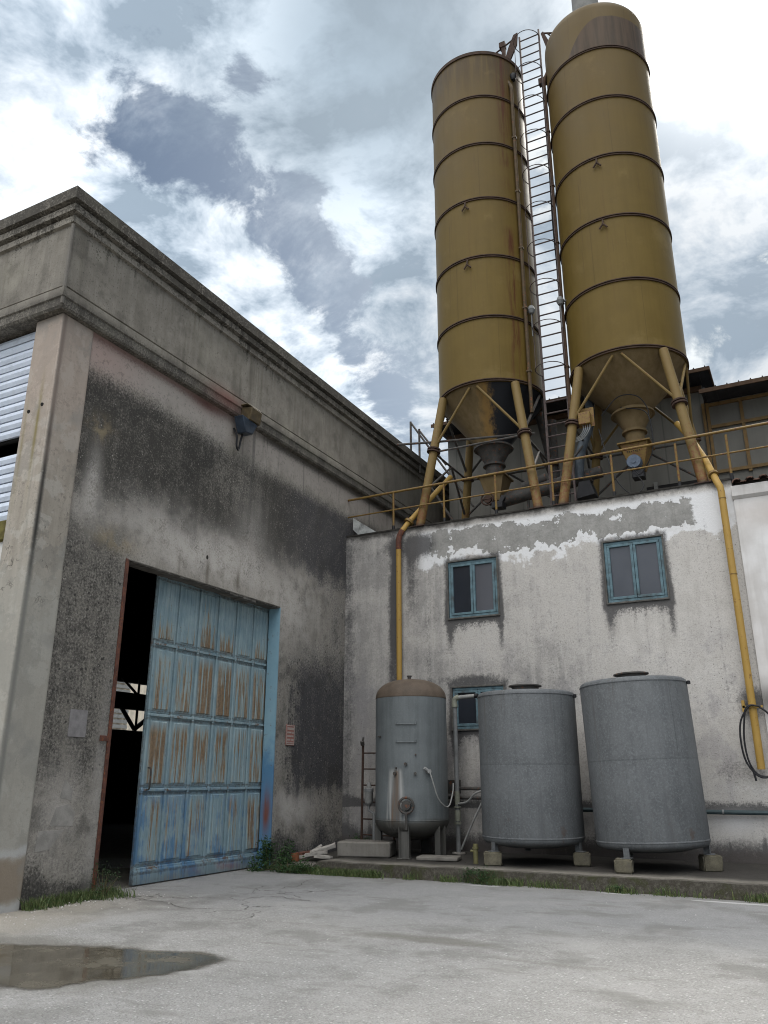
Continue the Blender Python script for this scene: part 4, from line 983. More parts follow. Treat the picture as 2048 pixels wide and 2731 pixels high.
    for z in np.arange(10.9, 19.2, 1.75): b.box(q.x - .055, q.x + .055, q.y - .055, q.y + .055, z - .02, z + .02)
    b.tube(smooth_path([(q.x, q.y, 19.15), (q.x, q.y, 19.6), (q.x - d_.x * .1, q.y - d_.y * .1, 19.9)], 4), .045, 12)
    b.build('filling_pipe', MT['brown'] if dome else MT['siloy'], t)
    # level sensor
    a = Rd(pipe_az + 6); q = V3((cx + cos(a) * (r + .14), cy + sin(a) * (r + .14), 12.62))
    b = MB(); b.lathe(q.x, q.y, [(.0, q.z - .12), (.06, q.z - .10), (.10, q.z), (.06, q.z + .10), (0, q.z + .12)], 14); b.tube([(q.x, q.y, q.z - .1), (q.x + .0, q.y - .02, q.z - .75)], .014, 6); b.tube([q, (cx + cos(a) * r, cy + sin(a) * r, q.z)], .03, 8)
    b.build('level_sensor', MT['pvc'], t)
    # lifting lugs
    for z in (15.74, 13.98):
        a = -pi / 2 ; X, Y = cx + (r + .03) * cos(a), cy + (r + .03) * sin(a)
        b = MB().tube([(X, Y, z + .03), (X, Y - .03, z - .10)], .022, 6); b.tube([(X, Y - .03, z - .1), (X - .09, Y - .02, z - .21)], .022, 6); b.tube([(X, Y - .03, z - .1), (X + .09, Y - .02, z - .21)], .022, 6); b.build('lifting_lug', MT['band'], t)
    return t, sh_

sL, shL = silo(-6.11, 17.62, False, 'left yellow silo, flat topped, with a black streaked cone', 9.38, -29)
sR, shR = silo(-2.715, 17.63, True, 'right yellow silo, taller with a rounded top and dark brown patch', 9.58, -160)
# fittings on the left silo
b = MB().lathe(-4.86, 17.10, [(0, 20.02), (.06, 20.02), (.10, 20.14), (.09, 20.2), (0, 20.22)], 14); b.tube([(-4.86, 17.10, 20.1), (-5.0, 17.2, 20.05)], .03, 8); b.build('floodlight', MT['black'], sL)
b = MB().prism([(-5.12, 20.78), (-4.98, 20.78), (-4.72, 21.35), (-4.68, 21.75), (-4.80, 21.72), (-4.98, 21.3)], lambda p, q: (p, 17.18, q), lambda p, q: (p, 17.24, q))
b.box(-5.16, -5.06, 17.14, 17.26, 20.78, 21.45); b.box(-5.22, -5.05, 17.12, 17.28, 21.4, 21.58); b.tube([(-5.55, 17.2, 21.25), (-4.72, 17.2, 21.62)], .025, 6); b.tube([(-5.95, 17.2, 20.8), (-5.5, 17.2, 21.27)], .02, 6)
b.build('hoist_bracket', MT['rust'], sL)
# right silo fittings
b = MB().tube([(-2.80, 17.55, 20.9), (-2.80, 17.55, 22.4)], .36, 28); b.tube([(-2.80, 17.55, 20.88), (-2.80, 17.55, 20.96)], .42, 28); b.build('vent_filter', MT['plate'], sR)
b = MB().prism([(-4.02, 21.35), (-3.95, 21.40), (-3.70, 20.65), (-3.86, 20.60)], lambda p, q: (p, 17.18, q), lambda p, q: (p, 17.24, q)); b.tube([(-4.0, 17.2, 21.37), (-3.55, 17.2, 21.15)], .025, 6); b.tube([(-3.85, 17.2, 21.3), (-3.6, 17.2, 20.9)], .02, 6); b.box(-3.62, -3.5, 17.12, 17.28, 21.05, 21.22)
b.build('hoist_bracket', MT['rust'], sR)
b = MB().box(-4.22, -4.0, 17.3, 17.45, 19.75, 19.95); b.box(-4.0, -3.95, 17.35, 17.42, 19.8, 19.88); b.build('terminal_box', MT['rust'], sR, bevel=.01)
b = MB()
b.tube(smooth_path([(-4.12, 17.32, 19.75), (-4.10, 17.3, 17.5), (-4.13, 17.3, 15), (-4.08, 17.28, 12.9), (-4.1, 17.3, 10.5), (-4.0, 17.2, 9.5)], 8), .018, 6)
b.tube(smooth_path([(-2.9, 17.2, 9.6), (-2.35, 17.0, 9.3), (-2.25, 17.0, 8.8), (-2.3, 17.0, 8.3), (-2.6, 17.1, 7.9), (-2.75, 17.1, 8.1)], 8), .012, 6)
b.tube(smooth_path([(-3.3, 17.0, 9.4), (-2.9, 16.95, 9.75), (-2.5, 16.95, 9.7), (-2.3, 17.0, 9.4), (-2.28, 17.0, 9.1)], 8), .012, 6)
b.tube(smooth_path([(-3.35, 16.8, 9.0), (-3.2, 16.6, 8.3), (-3.0, 16.5, 7.6), (-2.7, 16.5, 7.25), (-2.5, 16.7, 7.5), (-2.75, 17.1, 8.0)], 8), .012, 6)
b.build('cable', MT['black'], sR)

# caged ladder between the silos
ld = thing('caged_ladder', (-4.4, 17.3, 7.14), 'tall dark caged ladder standing between the two yellow silos', 'ladder')
LX0, LX1, LY = -4.68, -4.12, 17.38
for x in (LX0, LX1): MB().box(x - .022, x + .022, LY - .03, LY + .03, 7.14, 21.75).build('stile', MT['ladder'], ld)
b = MB()
z = 7.5
while z < 21.76: b.tube([(LX0, LY, z), (LX1, LY, z)], .019, 6); z += .3
b.build('rungs', MT['ladder'], ld)
z = 10.9
while z < 21.4:
    cxm = (LX0 + LX1) / 2
    pts = [(LX0, LY - .02, z)] + [(cxm - .36 * cos(a), LY - .30 - .38 * sin(a), z) for a in np.linspace(-.35, pi + .35, 17)] + [(LX1, LY - .02, z)]
    MB().tube(pts, .011, 5).build('cage_hoop', MT['ladder'], ld); z += 1.14
b = MB()
for a in (.0, pi): b.tube([((LX0 + LX1) / 2 - .36 * cos(a), LY - .30 - .38 * sin(a), 10.9), ((LX0 + LX1) / 2 - .36 * cos(a), LY - .30 - .38 * sin(a), 21.2)], .010, 5)
b.build('cage_strip', MT['ladder'], ld)

# guardrail along the roof edge
gr = thing('guardrail', (-4.5, 16.2, 7.14), 'rusty yellow tube guardrail along the edge of the flat roof', 'railing')
b = MB().tube([(-9.44, 16.2, 8.10), (-5, 16.2, 8.14), (0, 16.2, 8.19), (8, 16.2, 8.25)], .028, 10); b.build('handrail', MT['yrust'], gr)
b = MB().tube([(-9.44, 16.2, 7.66), (-5, 16.2, 7.68), (0, 16.2, 7.71), (8, 16.2, 7.76)], .019, 8); b.build('midrail', MT['yrust'], gr)
for x in (-8.19, -6.88, -5.62, -4.32, -3.03, -1.73, -.76, .5, 1.8, 3.1):
    b = MB().tube([(x, 16.2, 7.20), (x, 16.2, 8.1)], .025, 8); p = b.build('post', MT['yrust'], gr)
    MB().tube([(x, 16.2, 7.0 if x > -1 else 7.15), (x, 16.2, 7.27)], .036, 8).build('socket', MT['black'], p)

# stair rail dropping from the warehouse roof
sr = thing('stair_railing', (-9.3, 20.0, 10.4), 'thin dark stair railing dropping from the warehouse roof behind the left silo', 'railing')
for x, y in ((-9.52, 20.0), (-9.24, 20.0)): MB().tube([(x, y, 10.1), (x, y, 11.80 if x < -9.4 else 11.5)], .035, 8).build('post', MT['darkst'], sr)
b = MB().tube([(-9.52, 20.0, 11.78), (-8.47, 20.0, 10.12), (-7.6, 20.0, 8.8)], .03, 8); b.tube([(-9.24, 20.0, 11.46), (-8.40, 20.0, 10.2)], .03, 8); b.tube([(-8.9, 20.0, 9.6), (-7.6, 20, 7.4)], .04, 8); b.build('sloping_rail', MT['darkst'], sr)
MB().tube([(-8.15, 16.3, 9.38), (-7.2, 16.55, 9.36), (-4.9, 17.1, 9.34)], .03, 8).build('crossbar', MT['darkst'], sL)

# junction box on the right silo leg
jb = thing('junction_box', (-3.6, 16.5, 9.0), 'yellow electrical box with grey cables on the right silo leg', 'electrical box')
MB().box(-3.70, -3.44, 16.42, 16.56, 9.03, 9.31).build('box', MT['yrust'], jb, bevel=.012)
MB().box(-3.72, -3.38, 16.57, 16.59, 9.0, 9.46).build('back_plate', MT['yrust'], jb)
b = MB()
for k in range(4): b.tube(smooth_path([(-3.62 + k * .05, 16.5, 9.03), (-3.62 + k * .045, 16.48, 8.9), (-3.72 + k * .03, 16.5, 8.78 - k * .02), (-3.84, 16.52, 8.76 - k * .03)], 5), .012, 6)
b.build('cable', MT['pvc'], jb)
# screw conveyor between the silos
cv = thing('screw_conveyor', (-5, 17.9, 7.14), 'dark tubular screw conveyor lying between the silo legs', 'conveyor')
b = MB().tube([(-6.0, 17.75, 8.02), (-3.8, 17.75, 8.30)], .17, 16); b.tube([(-5.45, 17.75, 8.28), (-4.85, 17.75, 8.42)], .12, 12); b.tube([(-3.95, 17.75, 8.30), (-3.55, 17.75, 8.35)], .14, 14); b.build('tube', MT['darkst'], cv)
b = MB()
for x, z in ((-5.35, 8.05), (-4.35, 8.2)): MB().tube([(x, 17.75, 7.14), (x, 17.75, z)], .035, 8).build('support', MT['darkst'], cv)
MB().prism([(-4.02, 8.06), (-3.78, 8.06), (-3.68, 7.72), (-4.12, 7.66)], lambda p, q: (p, 17.4, q), lambda p, q: (p, 17.9, q)).build('chute', MT['black'], cv)
dc = MB().tube(smooth_path([(-3.75, 18.0, 10.4), (-3.72, 17.7, 9.6), (-3.95, 17.5, 8.8), (-4.05, 17.6, 8.2)], 6), .11, 12).build('dust_duct', simple('blue_grey_duct', (.07, .085, .10), .3, 7, .6), base=(-4.05, 17.6, 8.2))
tag(dc, 'blue grey bent duct behind the left leg of the right silo', 'duct')
dk = MB().tube([(-4.95, 18.9, 7.14), (-4.95, 18.9, 10.4)], .12, 12).build('service_pipe', MT['darkst'], base=(-4.95, 18.9, 7.14))
tag(dk, 'dark vertical service pipe behind the foot of the caged ladder', 'pipe')

# ================================================================== YELLOW FILLING PIPES ON THE WALL
GP = 'yellow filling pipes on the wall'
pl = thing('filling_pipe', (-7.98, 16.04, 2.0), 'rust stained yellow pipe ending behind the pressure vessel', 'pipe', GP)
b = MB().tube([(-7.98, 16.04, 1.0), (-7.98, 16.04, 6.82), (-7.96, 16.045, 6.95), (-7.90, 16.08, 7.08), (-7.79, 16.2, 7.3), (-7.35, 17.0, 8.3), (-7.15, 17.3, 8.7)], .062, 14); p = b.build('tube', MT['yellow'], pl)
b = MB().tube([(-7.80, 16.19, 7.28), (-7.775, 16.22, 7.33)], .115, 16); b.build('flange', MT['yrust'], pl)
MB().tube([(-7.98, 16.04, 6.62), (-7.98, 16.04, 6.83), (-7.955, 16.048, 6.96), (-7.90, 16.08, 7.08)], .067, 14).build('rusty_elbow', MT['redr'], pl)
pr_ = thing('filling_pipe', (-.95, 16.0, 1.75), 'yellow pipe running down beside the annex, ending above the conduit', 'pipe', GP)
b = MB().tube([(-.95, 15.96, 1.74), (-.97, 15.96, 6.85), (-.98, 15.97, 6.95), (-1.02, 16.0, 7.06), (-1.22, 16.45, 7.75), (-1.52, 17.0, 8.55), (-1.75, 17.3, 9.0)], .066, 14); b.build('tube', MT['yellow'], pr_)
b = MB().tube([(-1.075, 16.12, 7.26), (-1.09, 16.15, 7.31)], .10, 16); b.tube([(-.966, 15.96, 6.70), (-.966, 15.96, 6.72)], .07, 14); b.tube([(-.96, 15.96, 5.2), (-.96, 15.96, 5.22)], .069, 14); b.build('flange', MT['yrust'], pr_)
b = MB().tube([(-.952, 15.96, 2.78), (-.952, 15.96, 2.83)], .085, 14); b.box(-1.12, -.79, 16.0, 16.03, 2.785, 2.825); b.box(-1.13, -1.08, 16.0, 16.11, 2.72, 2.92); b.build('clamp', MT['yellow'], pr_)
hs = MB()
for o_ in (0, .035):
    hs.tube(smooth_path([(-.85 + o_, 15.86, 2.80), (-1.0 - o_, 15.85, 2.80), (-1.17 + o_ * 1.6, 15.86, 2.55), (-1.21 + o_ * 1.6, 15.86, 2.2), (-1.16 + o_ * 1.2, 15.86, 1.85), (-.98, 15.86, 1.62 + o_ * .6), (-.75, 15.86, 1.68), (-.62 - o_, 15.86, 2.1), (-.68, 15.86, 2.6), (-.85, 15.86, 2.80)], 8), .016, 8)
hs.tube([(-1.08, 15.86, 1.74), (-1.05, 15.86, 1.55)], .018, 8)
tag(hs.build('black_hose', MT['black'], base=(-.95, 15.86, 1.6)), 'coiled black hose hanging on the right yellow pipe', 'hose')
cd = thing('conduit', (2, 16.1, 1.03), 'dark green conduit running low along the wall by the right tank', 'conduit')
MB().tube([(-4.2, 16.06, 1.03), (9, 16.06, 1.03)], .04, 10).build('tube', MT['conduit'], cd)
b = MB()
for x in (-1.68, 1.0, 3.5): b.tube([(x, 16.06, 1.03), (x + .03, 16.06, 1.03)], .048, 10)
b.build('bracket', MT['pvc'], cd)

# ================================================================== TANKS
def tank(cx, cy, r, z0, z1, lab, legs):
    t = thing('storage_tank', (cx, cy, .2), lab, 'tank', 'grey cylindrical storage tanks')
    h = (z0 + z1) / 2
    b = MB().lathe(cx, cy, [(0, z0 - .13), (r * .55, z0 - .10), (r - .05, z0 - .03), (r - .012, z0 + .012), (r, z0 + .05), (r, h - .012), (r - .002, h), (r + .001, h + .008), (r, h + .02), (r, z1 - .06), (r - .008, z1 - .02), (r - .05, z1 + .01), (0, z1 + .06)], 96)
    sh_ = b.build('shell', MT['galv'], t, ang=60)
    b = MB().lathe(cx, cy, [(r, z0 + .055), (r + .008, z0 + .06), (r + .008, z0 + .075), (r, z0 + .08)], 96); b.build('seam', MT['galv'], t); b = MB(); b.lathe(cx, cy, [(r, z1 - .075), (r + .008, z1 - .07), (r + .008, z1 - .055), (r, z1 - .05)], 96); b.build('seam', MT['galv'], t)
    for a_, za, zb in ((Rd(-97), z0 + .09, h - .02), (Rd(-40), h + .03, z1 - .09)):
        MB().obox((cx + r * cos(a_), cy + r * sin(a_), (za + zb) / 2), (.008, .014, zb - za), (0, 0, a_)).build('weld', MT['galv'], t)
    b = MB().lathe(cx, cy, [(.0, z1 + .165), (.26, z1 + .16), (.30, z1 + .15), (.30, z1 + .13), (.25, z1 + .125), (.24, z1 + .03)], 40); b.build('manhole', MT['darkst'], t)
    for a in legs:
        X, Y = cx + (r - .03) * cos(a), cy + (r - .03) * sin(a)
        b = MB().obox((X, Y, (z0 + .36) / 2 + .045), (.10, .012, z0 - .36 + .15), (0, 0, a + pi / 2)); b.obox((X - .05 * cos(a), Y - .05 * sin(a), (z0 + .36) / 2), (.012, .10, z0 - .36 + .02), (0, 0, a + pi / 2))
        b.obox((X, Y, .424), (.14, .14, .012), (0, 0, a)); b.build('leg', MT['galv'], t)
    b = MB().lathe(cx + r + .03, cy, [(0, z1 - .11), (.035, z1 - .10), (.035, z1 - .05), (0, z1 - .04)], 10); b.tube([(cx + r - .02, cy, z1 - .08), (cx + r + .03, cy, z1 - .08)], .02, 8); b.build('overflow_stub', MT['black'], t)
    return t
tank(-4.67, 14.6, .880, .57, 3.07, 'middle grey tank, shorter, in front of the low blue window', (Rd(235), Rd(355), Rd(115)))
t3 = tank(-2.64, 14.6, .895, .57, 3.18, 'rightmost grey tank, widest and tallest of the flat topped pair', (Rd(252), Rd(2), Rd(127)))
t3.rotation_euler = (0, Rd(-1.9), 0)              # it leans a little
BG = 'concrete blocks under the tank legs'
def block(x, y, rz, s, lab):
    o = MB().obox((x, y, .2 + s[2] / 2 + .001), s, (0, 0, rz)).build('concrete_block', MT['block'], base=(x, y, .2))
    bm = bmesh.new(); bm.from_mesh(o.data); bmesh.ops.bevel(bm, geom=bm.edges[:], offset=.02, segments=2, affect='EDGES'); bmesh.ops.subdivide_edges(bm, edges=bm.edges, cuts=3, use_grid_fill=True)
    for v in bm.verts: v.co += V3((NZ.noise(v.co * 11 + V3((x, 0, 0))), NZ.noise(v.co * 11 + V3((5, x, 0))), NZ.noise(v.co * 11 + V3((0, 9, x))) * .6)) * .014
    bm.to_mesh(o.data); bm.free()
    tag(o, lab, 'block', BG)
block(-5.17, 13.90, .35, (.30, .26, .215), 'concrete block under the left front leg of the middle tank')
block(-3.82, 14.53, .3, (.28, .26, .215), 'concrete block between the two flat topped tanks')
block(-2.97, 13.78, .12, (.27, .27, .205), 'pale cube block under the front leg of the right tank')
block(-1.80, 14.64, .45, (.30, .28, .242), 'concrete block under the outer leg of the rightmost tank')

# pressure vessel
pv = thing('pressure_vessel', (-7.16, 14.9, .2), 'narrow grey pressure vessel with brown domed head and rusty leak streak', 'tank', 'grey cylindrical storage tanks')
cx, cy, r = -7.16, 14.9, .705
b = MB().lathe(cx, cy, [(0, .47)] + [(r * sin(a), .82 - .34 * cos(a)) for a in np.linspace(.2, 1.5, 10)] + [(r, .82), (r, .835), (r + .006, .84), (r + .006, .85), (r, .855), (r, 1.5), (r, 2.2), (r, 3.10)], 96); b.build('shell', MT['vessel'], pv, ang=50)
b = MB().lathe(cx, cy, [(r + .002, 3.10), (r + .006, 3.115), (r + .002, 3.13)] + [(r * cos(a) ** .8, 3.13 + .36 * sin(a)) for a in np.linspace(.1, 1.5, 12)] + [(0, 3.495)], 96); b.build('domed_head', MT['dome'], pv, ang=60)
b = MB().tube([(cx + .02, cy - .1, 3.46), (cx + .02, cy - .1, 3.54)], .035, 10); b.tube([(cx + .02, cy - .1, 3.54), (cx + .02, cy - .1, 3.56)], .05, 10); b.build('relief_valve', MT['darkst'], pv)
for k, a in enumerate((Rd(-77), Rd(-10), Rd(200), Rd(90))):
    X, Y = cx + (r - .06) * cos(a), cy + (r - .06) * sin(a); tx, ty = -sin(a), cos(a)
    b = MB()
    for s in (-.09, .09): b.obox((X + tx * s, Y + ty * s, .47), (.012, .12, .56), (0, 0, a + pi / 2))
    b.obox((X - .03 * cos(a), Y - .03 * sin(a), .47), (.19, .012, .54), (0, 0, a + pi / 2)); b.obox((X, Y, .208), (.24, .2, .012), (0, 0, a + pi / 2)); b.build('leg', MT['vessel'], pv)
def on_v(az, z, off=0.): return V3((cx + (r + off) * cos(Rd(az)), cy + (r + off) * sin(Rd(az)), z))
for z in (2.58, 2.25):
    b = MB().tube([on_v(-88, z + .05, .004), on_v(-88, z, .02)] + [on_v(a, z, .025) for a in range(-86, -57, 4)] + [on_v(-57, z, .02), on_v(-57, z + .05, .004)], .010, 6); b.build('plate_bracket', MT['vessel'], pv)
b = MB()
for (az, z, s) in ((-73, 1.85, .03), (-59, 1.68, .026), (-88, 1.78, .016), (-58, 2.02, .014), (-90, 1.68, .03)): b.tube([on_v(az, z, -.01), on_v(az, z, .05)], s, 10)
b.tube([on_v(-122, 2.36, -.01), on_v(-122, 2.36, .04)], .016, 6); b.tube([on_v(-126, 2.36, .03), on_v(-118, 2.36, .03)], .012, 6); b.build('nozzle', MT['darkst'], pv)
w0 = on_v(-72, 1.12, .09); rad = V3((cos(Rd(-72)), sin(Rd(-72)), 0)); tan = V3((-sin(Rd(-72)), cos(Rd(-72)), 0)); upv = V3((0, 0, 1))
b = MB().tube([w0 + tan * (.135 * cos(a)) + upv * (.135 * sin(a)) for a in np.linspace(0, 2 * pi, 29)[:-1]], .024, 8, closed=True); b.tube([w0 - rad * .12, w0 + rad * .03], .085, 16)
for a in (0.4, 2.5, 4.6): b.tube([w0, w0 + tan * (.135 * cos(a)) + upv * (.135 * sin(a))], .014, 6)
b.tube([w0 + rad * .0 - upv * .12, w0 - upv * .42], .022, 8); b.build('valve', MT['darkst'], pv)
b = MB().tube([on_v(-39, 1.72, -.01), on_v(-39, 1.72, .09)], .04, 10); b.tube([on_v(-41, 1.74, .05), on_v(-46, 1.78, .06)], .03, 8); b.build('hose_fitting', MT['whitebar'], pv)
b = MB().tube(smooth_path([on_v(-39, 1.72, .09), on_v(-36, 1.55, .12), on_v(-28, 1.25, .12), on_v(-15, 1.1, .11), on_v(-2, 1.12, .1), on_v(8, 1.35, .12), on_v(12, 1.5, .12)], 8), .013, 8); b.build('hose', MT['white'], pv)

# slab beside the vessel, rack ladder, filter and standpipe
tag(MB().obox((-7.88, 14.42, .335), (1.02, .62, .27), (0, 0, .26)).build('concrete_slab', MT['plain'], base=(-7.88, 14.42, .2), bevel=.03), 'long low concrete plinth left of the pressure vessel', 'plinth')
rk = thing('pipe_rack', (-8.5, 15.5, .2), 'rusty ladder shaped pipe rack behind the pressure vessel', 'rack')
MB().tube([(-8.60, 15.5, .2), (-8.58, 15.5, 2.28)], .026, 8).build('post', MT['rust'], rk); MB().tube([(-7.85, 15.5, .2), (-7.85, 15.5, 2.2)], .026, 8).build('post', MT['rust'], rk)
b = MB()
for z in (2.10, 1.78, 1.46, 1.13, .80, .50): b.tube([(-8.58, 15.5, z), (-7.85, 15.5, z - .01)], .016, 6)
b.build('rungs', MT['rust'], rk)
b = MB().tube([(-8.58, 15.48, 2.26), (-8.57, 15.44, 2.34)], .045, 8); b.tube([(-8.57, 15.46, 2.3), (-8.55, 15.46, 2.42)], .02, 6); b.build('tap', MT['darkst'], rk)
ft = thing('water_filter', (-8.28, 15.25, .2), 'white water filter canister on a grey pipe left of the vessel', 'filter')
X, Y = -8.27, 15.2
b = MB().lathe(X, Y, [(0, 1.52), (.035, 1.51), (.05, 1.44), (.05, 1.41), (.085, 1.40), (.09, 1.34), (.085, 1.33), (.085, 1.14), (.07, 1.10), (.03, 1.07), (0, 1.07)], 20); b.build('canister', MT['white'], ft)
b = MB().lathe(X, Y, [(.086, 1.40), (.094, 1.395), (.094, 1.335), (.086, 1.33)], 20); b.tube([(X, Y, 1.08), (X, Y, .98), (X + .12, Y, .92), (X + .12, Y, .2)], .032, 10); b.tube([(X + .12, Y, .92), (X + .34, Y + .05, .95)], .02, 8); b.build('pipework', MT['pvc'], ft)
sp = thing('standpipe', (-6.50, 15.6, .2), 'slim grey standpipe with elbow crossing the low blue window', 'pipe')
X, Y = -6.50, 15.6
b = MB().tube([(X, Y, .2), (X, Y, 3.08)], .045, 14); b.build('tube', MT['pvc'], sp)
b = MB().tube(smooth_path([(X, Y, 3.02), (X, Y, 3.10), (X + .03, Y, 3.15), (X + .10, Y, 3.165)], 4), .056, 12); b.tube([(X, Y, 2.97), (X, Y, 3.03)], .062, 12); b.tube([(X, Y, .80), (X, Y, 1.0)], .06, 12); b.tube([(X, Y, 1.04), (X, Y, 1.07)], .072, 12); b.tube([(X, Y, .74), (X, Y, .78)], .07, 12); b.tube([(X, Y, 1.1), (X, Y, 1.35)], .052, 12); b.build('coupling', simple('pale_green_fitting', (.20, .205, .165), .2, 9, .6, dirt=.4), sp)
b = MB().tube([(X + .10, Y, 3.165), (X + .45, Y - .02, 3.18)], .04, 12); b.build('outlet', MT['white'], sp)
b = MB().tube([(X + .45, Y - .02, 3.18), (X + .52, Y - .02, 3.18)], .046, 12); b.build('end_cap', MT['black'], sp)
MB().tube([(X, Y, .2), (X, Y, .235)], .13, 16).build('base_ring', MT['plaster'], sp)
b = MB().tube(smooth_path([(-6.40, 15.5, .3), (-6.15, 15.45, .75), (-5.85, 15.4, 1.25), (-5.72, 15.4, 1.38)], 6), .02, 8); b.tube(smooth_path([(-6.46, 15.55, 1.12), (-6.25, 15.5, 1.16), (-6.05, 15.45, 1.32), (-5.75, 15.4, 1.40)], 6), .02, 8)
tag(b.build('drain_hose', MT['white'], base=(-6.3, 15.5, .3)), 'thin white hoses looping from the standpipe to the middle tank', 'hose')
b = MB().tube([(-6.95, 15.9, 1.4), (-5.2, 15.9, 1.4)], .035, 8); b.tube([(-6.95, 15.9, 1.22), (-5.2, 15.9, 1.22)], .03, 8); b.tube([(-5.9, 15.9, .2), (-5.9, 15.9, 1.4)], .05, 8); b.box(-6.78, -6.58, 15.8, 16.0, 1.3, 1.56)
tag(b.build('supply_pipes', MT['darkst'], base=(-6, 15.9, 1.3)), 'dark supply pipes along the wall behind the standpipe', 'pipes')
b = MB().tube([(-5.52, 14.0, .2), (-5.52, 14.0, .52)], .042, 12); b.tube([(-5.52, 14.0, .44), (-5.52, 14.0, .47)], .055, 12); b.tube([(-5.52, 14.0, .40), (-5.60, 13.96, .41)], .02, 8)
tag(b.build('valve_stub', simple('mossy_brass', (.12, .11, .05), .3, 12, .6), base=(-5.52, 14.0, .2)), 'short mossy brass valve stub beside the middle tank block', 'valve')
o = MB().obox((-6.35, 14.32, .235), (.75, .42, .07), (.0, .0, .2)).build('manhole_slab', MT['plain'], base=(-6.35, 14.32, .2), bevel=.02); tag(o, 'thin concrete cover slab between vessel and middle tank', 'slab')

# rubble heap left of the plinth
RG = 'broken plaster pieces by the door'
pcs = ((-8.58, 14.00, .33, (.46, .13, .06), (.25, -.30, .55), 'long broken plaster piece lying on top of the rubble'),
       (-8.66, 13.86, .25, (.42, .12, .05), (.1, -.14, .40), 'broken plaster piece in the middle of the rubble'),
       (-8.44, 13.76, .215, (.32, .13, .045), (.05, .02, .10), 'flat plaster piece lowest at the front of the rubble'),
       (-8.80, 14.08, .31, (.26, .10, .045), (-.25, -.5, .8), 'thin plaster piece leaning at the back of the rubble'),
       (-8.93, 13.82, .19, (.34, .10, .05), (0, -.08, .35), 'short plaster piece at the left end of the rubble'))
for (x, y, z, s, rt, lab) in pcs:
    b = MB().obox((0, 0, 0), s, (0, 0, 0)); o = b.build('plaster_piece', MT['plaster'], base=(0, 0, 0), bevel=.012)
    o.location = (x, y, z); o.rotation_euler = rt
    o.modifiers.clear()
    bm = bmesh.new(); bm.from_mesh(o.data); bmesh.ops.subdivide_edges(bm, edges=bm.edges, cuts=4, use_grid_fill=True)
    for v in bm.verts: v.co += V3((NZ.noise(v.co * 9 + V3((x, 0, 0))), NZ.noise(v.co * 9 + V3((5, x, 0))), NZ.noise(v.co * 9 + V3((0, 9, x))))) * .016
    bm.to_mesh(o.data); bm.free()
    tag(o, lab, 'rubble', RG)
b = MB().lathe(-9.0, 13.66, [(.07, .10), (.082, .17), (.075, .27), (.062, .265), (.068, .17), (.055, .11)], 10, -2.6, .3, close_prof=True); o = b.build('clay_pot_shard', MT['terra'], base=(-9.0, 13.66, .1)); tag(o, 'small bright orange clay shard beside the rubble', 'shard')
o = MB().obox((-9.25, 14.6, .14), (.16, .9, .18), (0, 0, 0)).build('brick_footing', MT['redr'], base=(-9.25, 14.6, .05), bevel=.015); tag(o, 'red brown brick footing at the base of the warehouse wall', 'footing')

# ================================================================== WEEDS
def blades(name, n, region, hmin, hmax, lab):
    b = MB()
    for i in range(n):
        x, y, z = region(); h = random.uniform(hmin, hmax); a = random.uniform(0, 2 * pi); w = random.uniform(.004, .010); le = random.uniform(.1, .7) * h; la = random.uniform(0, 2 * pi)
        p0 = V3((x, y, z)); p1 = p0 + V3((cos(la) * le * .3, sin(la) * le * .3, h * .6)); p2 = p0 + V3((cos(la) * le, sin(la) * le, h)); s = V3((cos(a) * w, sin(a) * w, 0))
        b.add([p0 - s, p0 + s, p1 + s * .7, p1 - s * .7, p2], [(0, 1, 2, 3), (3, 2, 4)])
    tag(b.build(name, MT['grass'], smooth=False), lab, 'grass', kind='stuff')
def reg_pillar():
    y = 7.95 + random.random() ** .8 * 1.55
    return (-9.42 + abs(random.gauss(0, .09 + (.10 if y > 9.0 else 0))), y, -.03)
blades('grass', 2000, reg_pillar, .03, .19, 'short grass along the foot of the warehouse wall left of the door')
def reg_kerb():
    while True:
        x = random.uniform(-8.9, -.5); d = NZ.noise(V3((x * 1.6, 2, 0))) + (.75 if x < -6.9 else .35 if -5.8 < x < -4.4 else .02)
        if random.random() < max(.02, d): break
    return (x, 13.15 - abs(random.gauss(0, .07)) , -.01)
blades('grass', 4200, reg_kerb, .02, .15, 'grass and weeds growing along the front of the kerb')
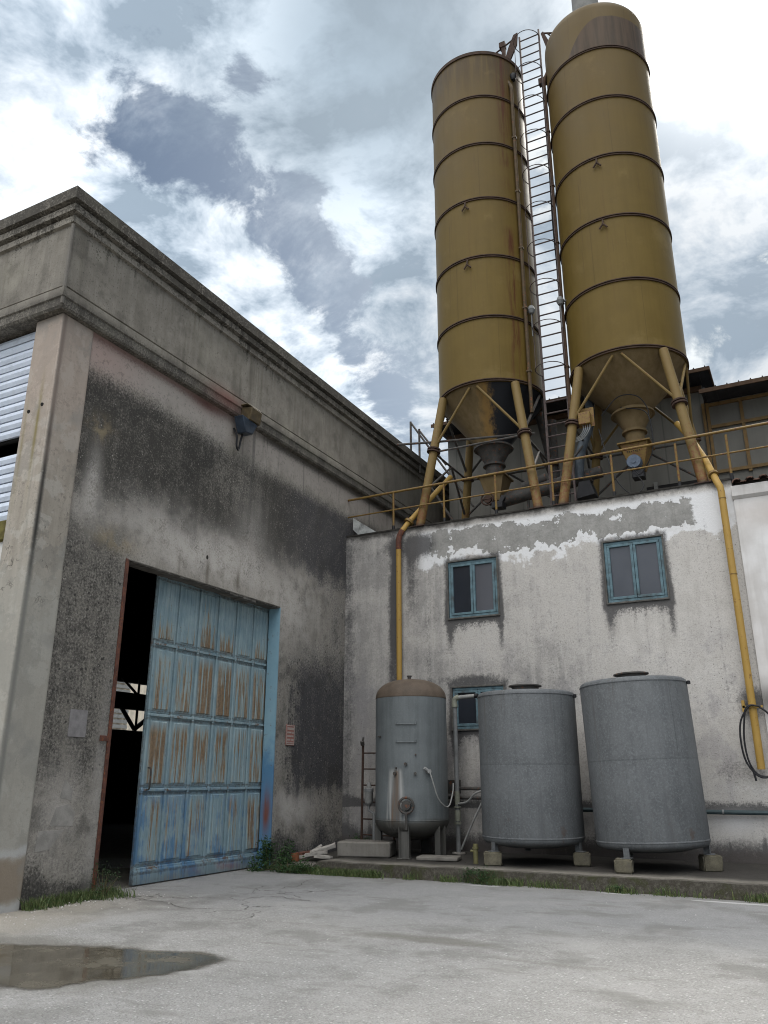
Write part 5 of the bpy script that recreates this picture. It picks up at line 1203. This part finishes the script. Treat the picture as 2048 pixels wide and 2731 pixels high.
def bush(name, c, R_, n, lab, leaf=.035):
    t = thing(name, (c[0], c[1], 0), lab, 'weed')
    b = MB(); s = MB()
    clumps = [V3((random.gauss(0, .5) * R_[0], random.gauss(0, .45) * R_[1], abs(random.gauss(.45, .3)) * R_[2])) for _ in range(16)]
    for q in clumps: s.tube([(c[0], c[1], 0), (c[0] + q.x * .6, c[1] + q.y * .6, q.z * .6), (c[0] + q.x, c[1] + q.y, q.z)], [.008, .006, .003], 5)
    for i in range(n):
        q = random.choice(clumps); p = V3(c) + q + V3((random.gauss(0, .16) * R_[0], random.gauss(0, .16) * R_[1], random.gauss(0, .16) * R_[2])); p.z = max(.01, p.z)
        u = V3((random.gauss(0, 1), random.gauss(0, 1), random.gauss(0, .6))).normalized(); v = u.cross(V3((random.gauss(0, 1), random.gauss(0, 1), random.gauss(0, 1)))).normalized()
        l = leaf * random.uniform(.5, 1.3); w = l * .55
        b.add([p - u * l * .5, p + v * w * .5, p + u * l * .6, p - v * w * .5], [(0, 1, 2, 3)])
    b.build('foliage', MT['leaf'], t, smooth=False); s.build('stem', MT['stem'], t)
bush('weed_bush', (-9.27, 13.18, 0), (.45, .36, .42), 2600, 'leafy green weed clump at the right foot of the blue door', .042)
bush('weed_bush', (-8.72, 13.02, 0), (.55, .16, .20), 1500, 'low spreading weeds against the kerb below the rubble', .034)
bush('weed_bush', (-8.55, 15.55, .2), (.35, .2, .28), 900, 'small weed clump behind the concrete plinth', .034)
bush('weed_bush', (-5.05, 13.08, 0), (.38, .12, .22), 900, 'small weed tuft at the kerb below the middle tank', .030)
bush('weed_bush', (-2.95, 13.08, 0), (.12, .06, .12), 260, 'tiny weed on the kerb face below the right tank', .026)
bush('weed_bush', (-9.22, 9.15, 0), (.16, .20, .42), 500, 'tall thin weed at the left foot of the door opening', .026)
# loose stones
b = MB()
for i in range(420):
    x, y = random.uniform(-9.2, 1.5), random.uniform(2.5, 12.8); s = random.uniform(.004, .016)
    if x < -4.8 and 4.6 < y < 7.2: continue
    if random.random() < .4: x, y = -9.3 + abs(random.gauss(0, .5)), random.uniform(7, 10)
    vs = [V3((x, y, .004)) + V3((random.uniform(.6, 1) * s * cos(a), random.uniform(.6, 1) * s * sin(a), 0)) for a in np.linspace(0, 2 * pi, 6)[:-1]]
    b.add(vs + [V3((x, y, .004 + s * .7))], [(k, (k + 1) % 5, 5) for k in range(5)])
tag(b.build('gravel', simple('loose_gravel', (.36, .35, .33), .4, 30, .9), smooth=False), 'loose stones scattered over the yard', 'gravel', kind='stuff')
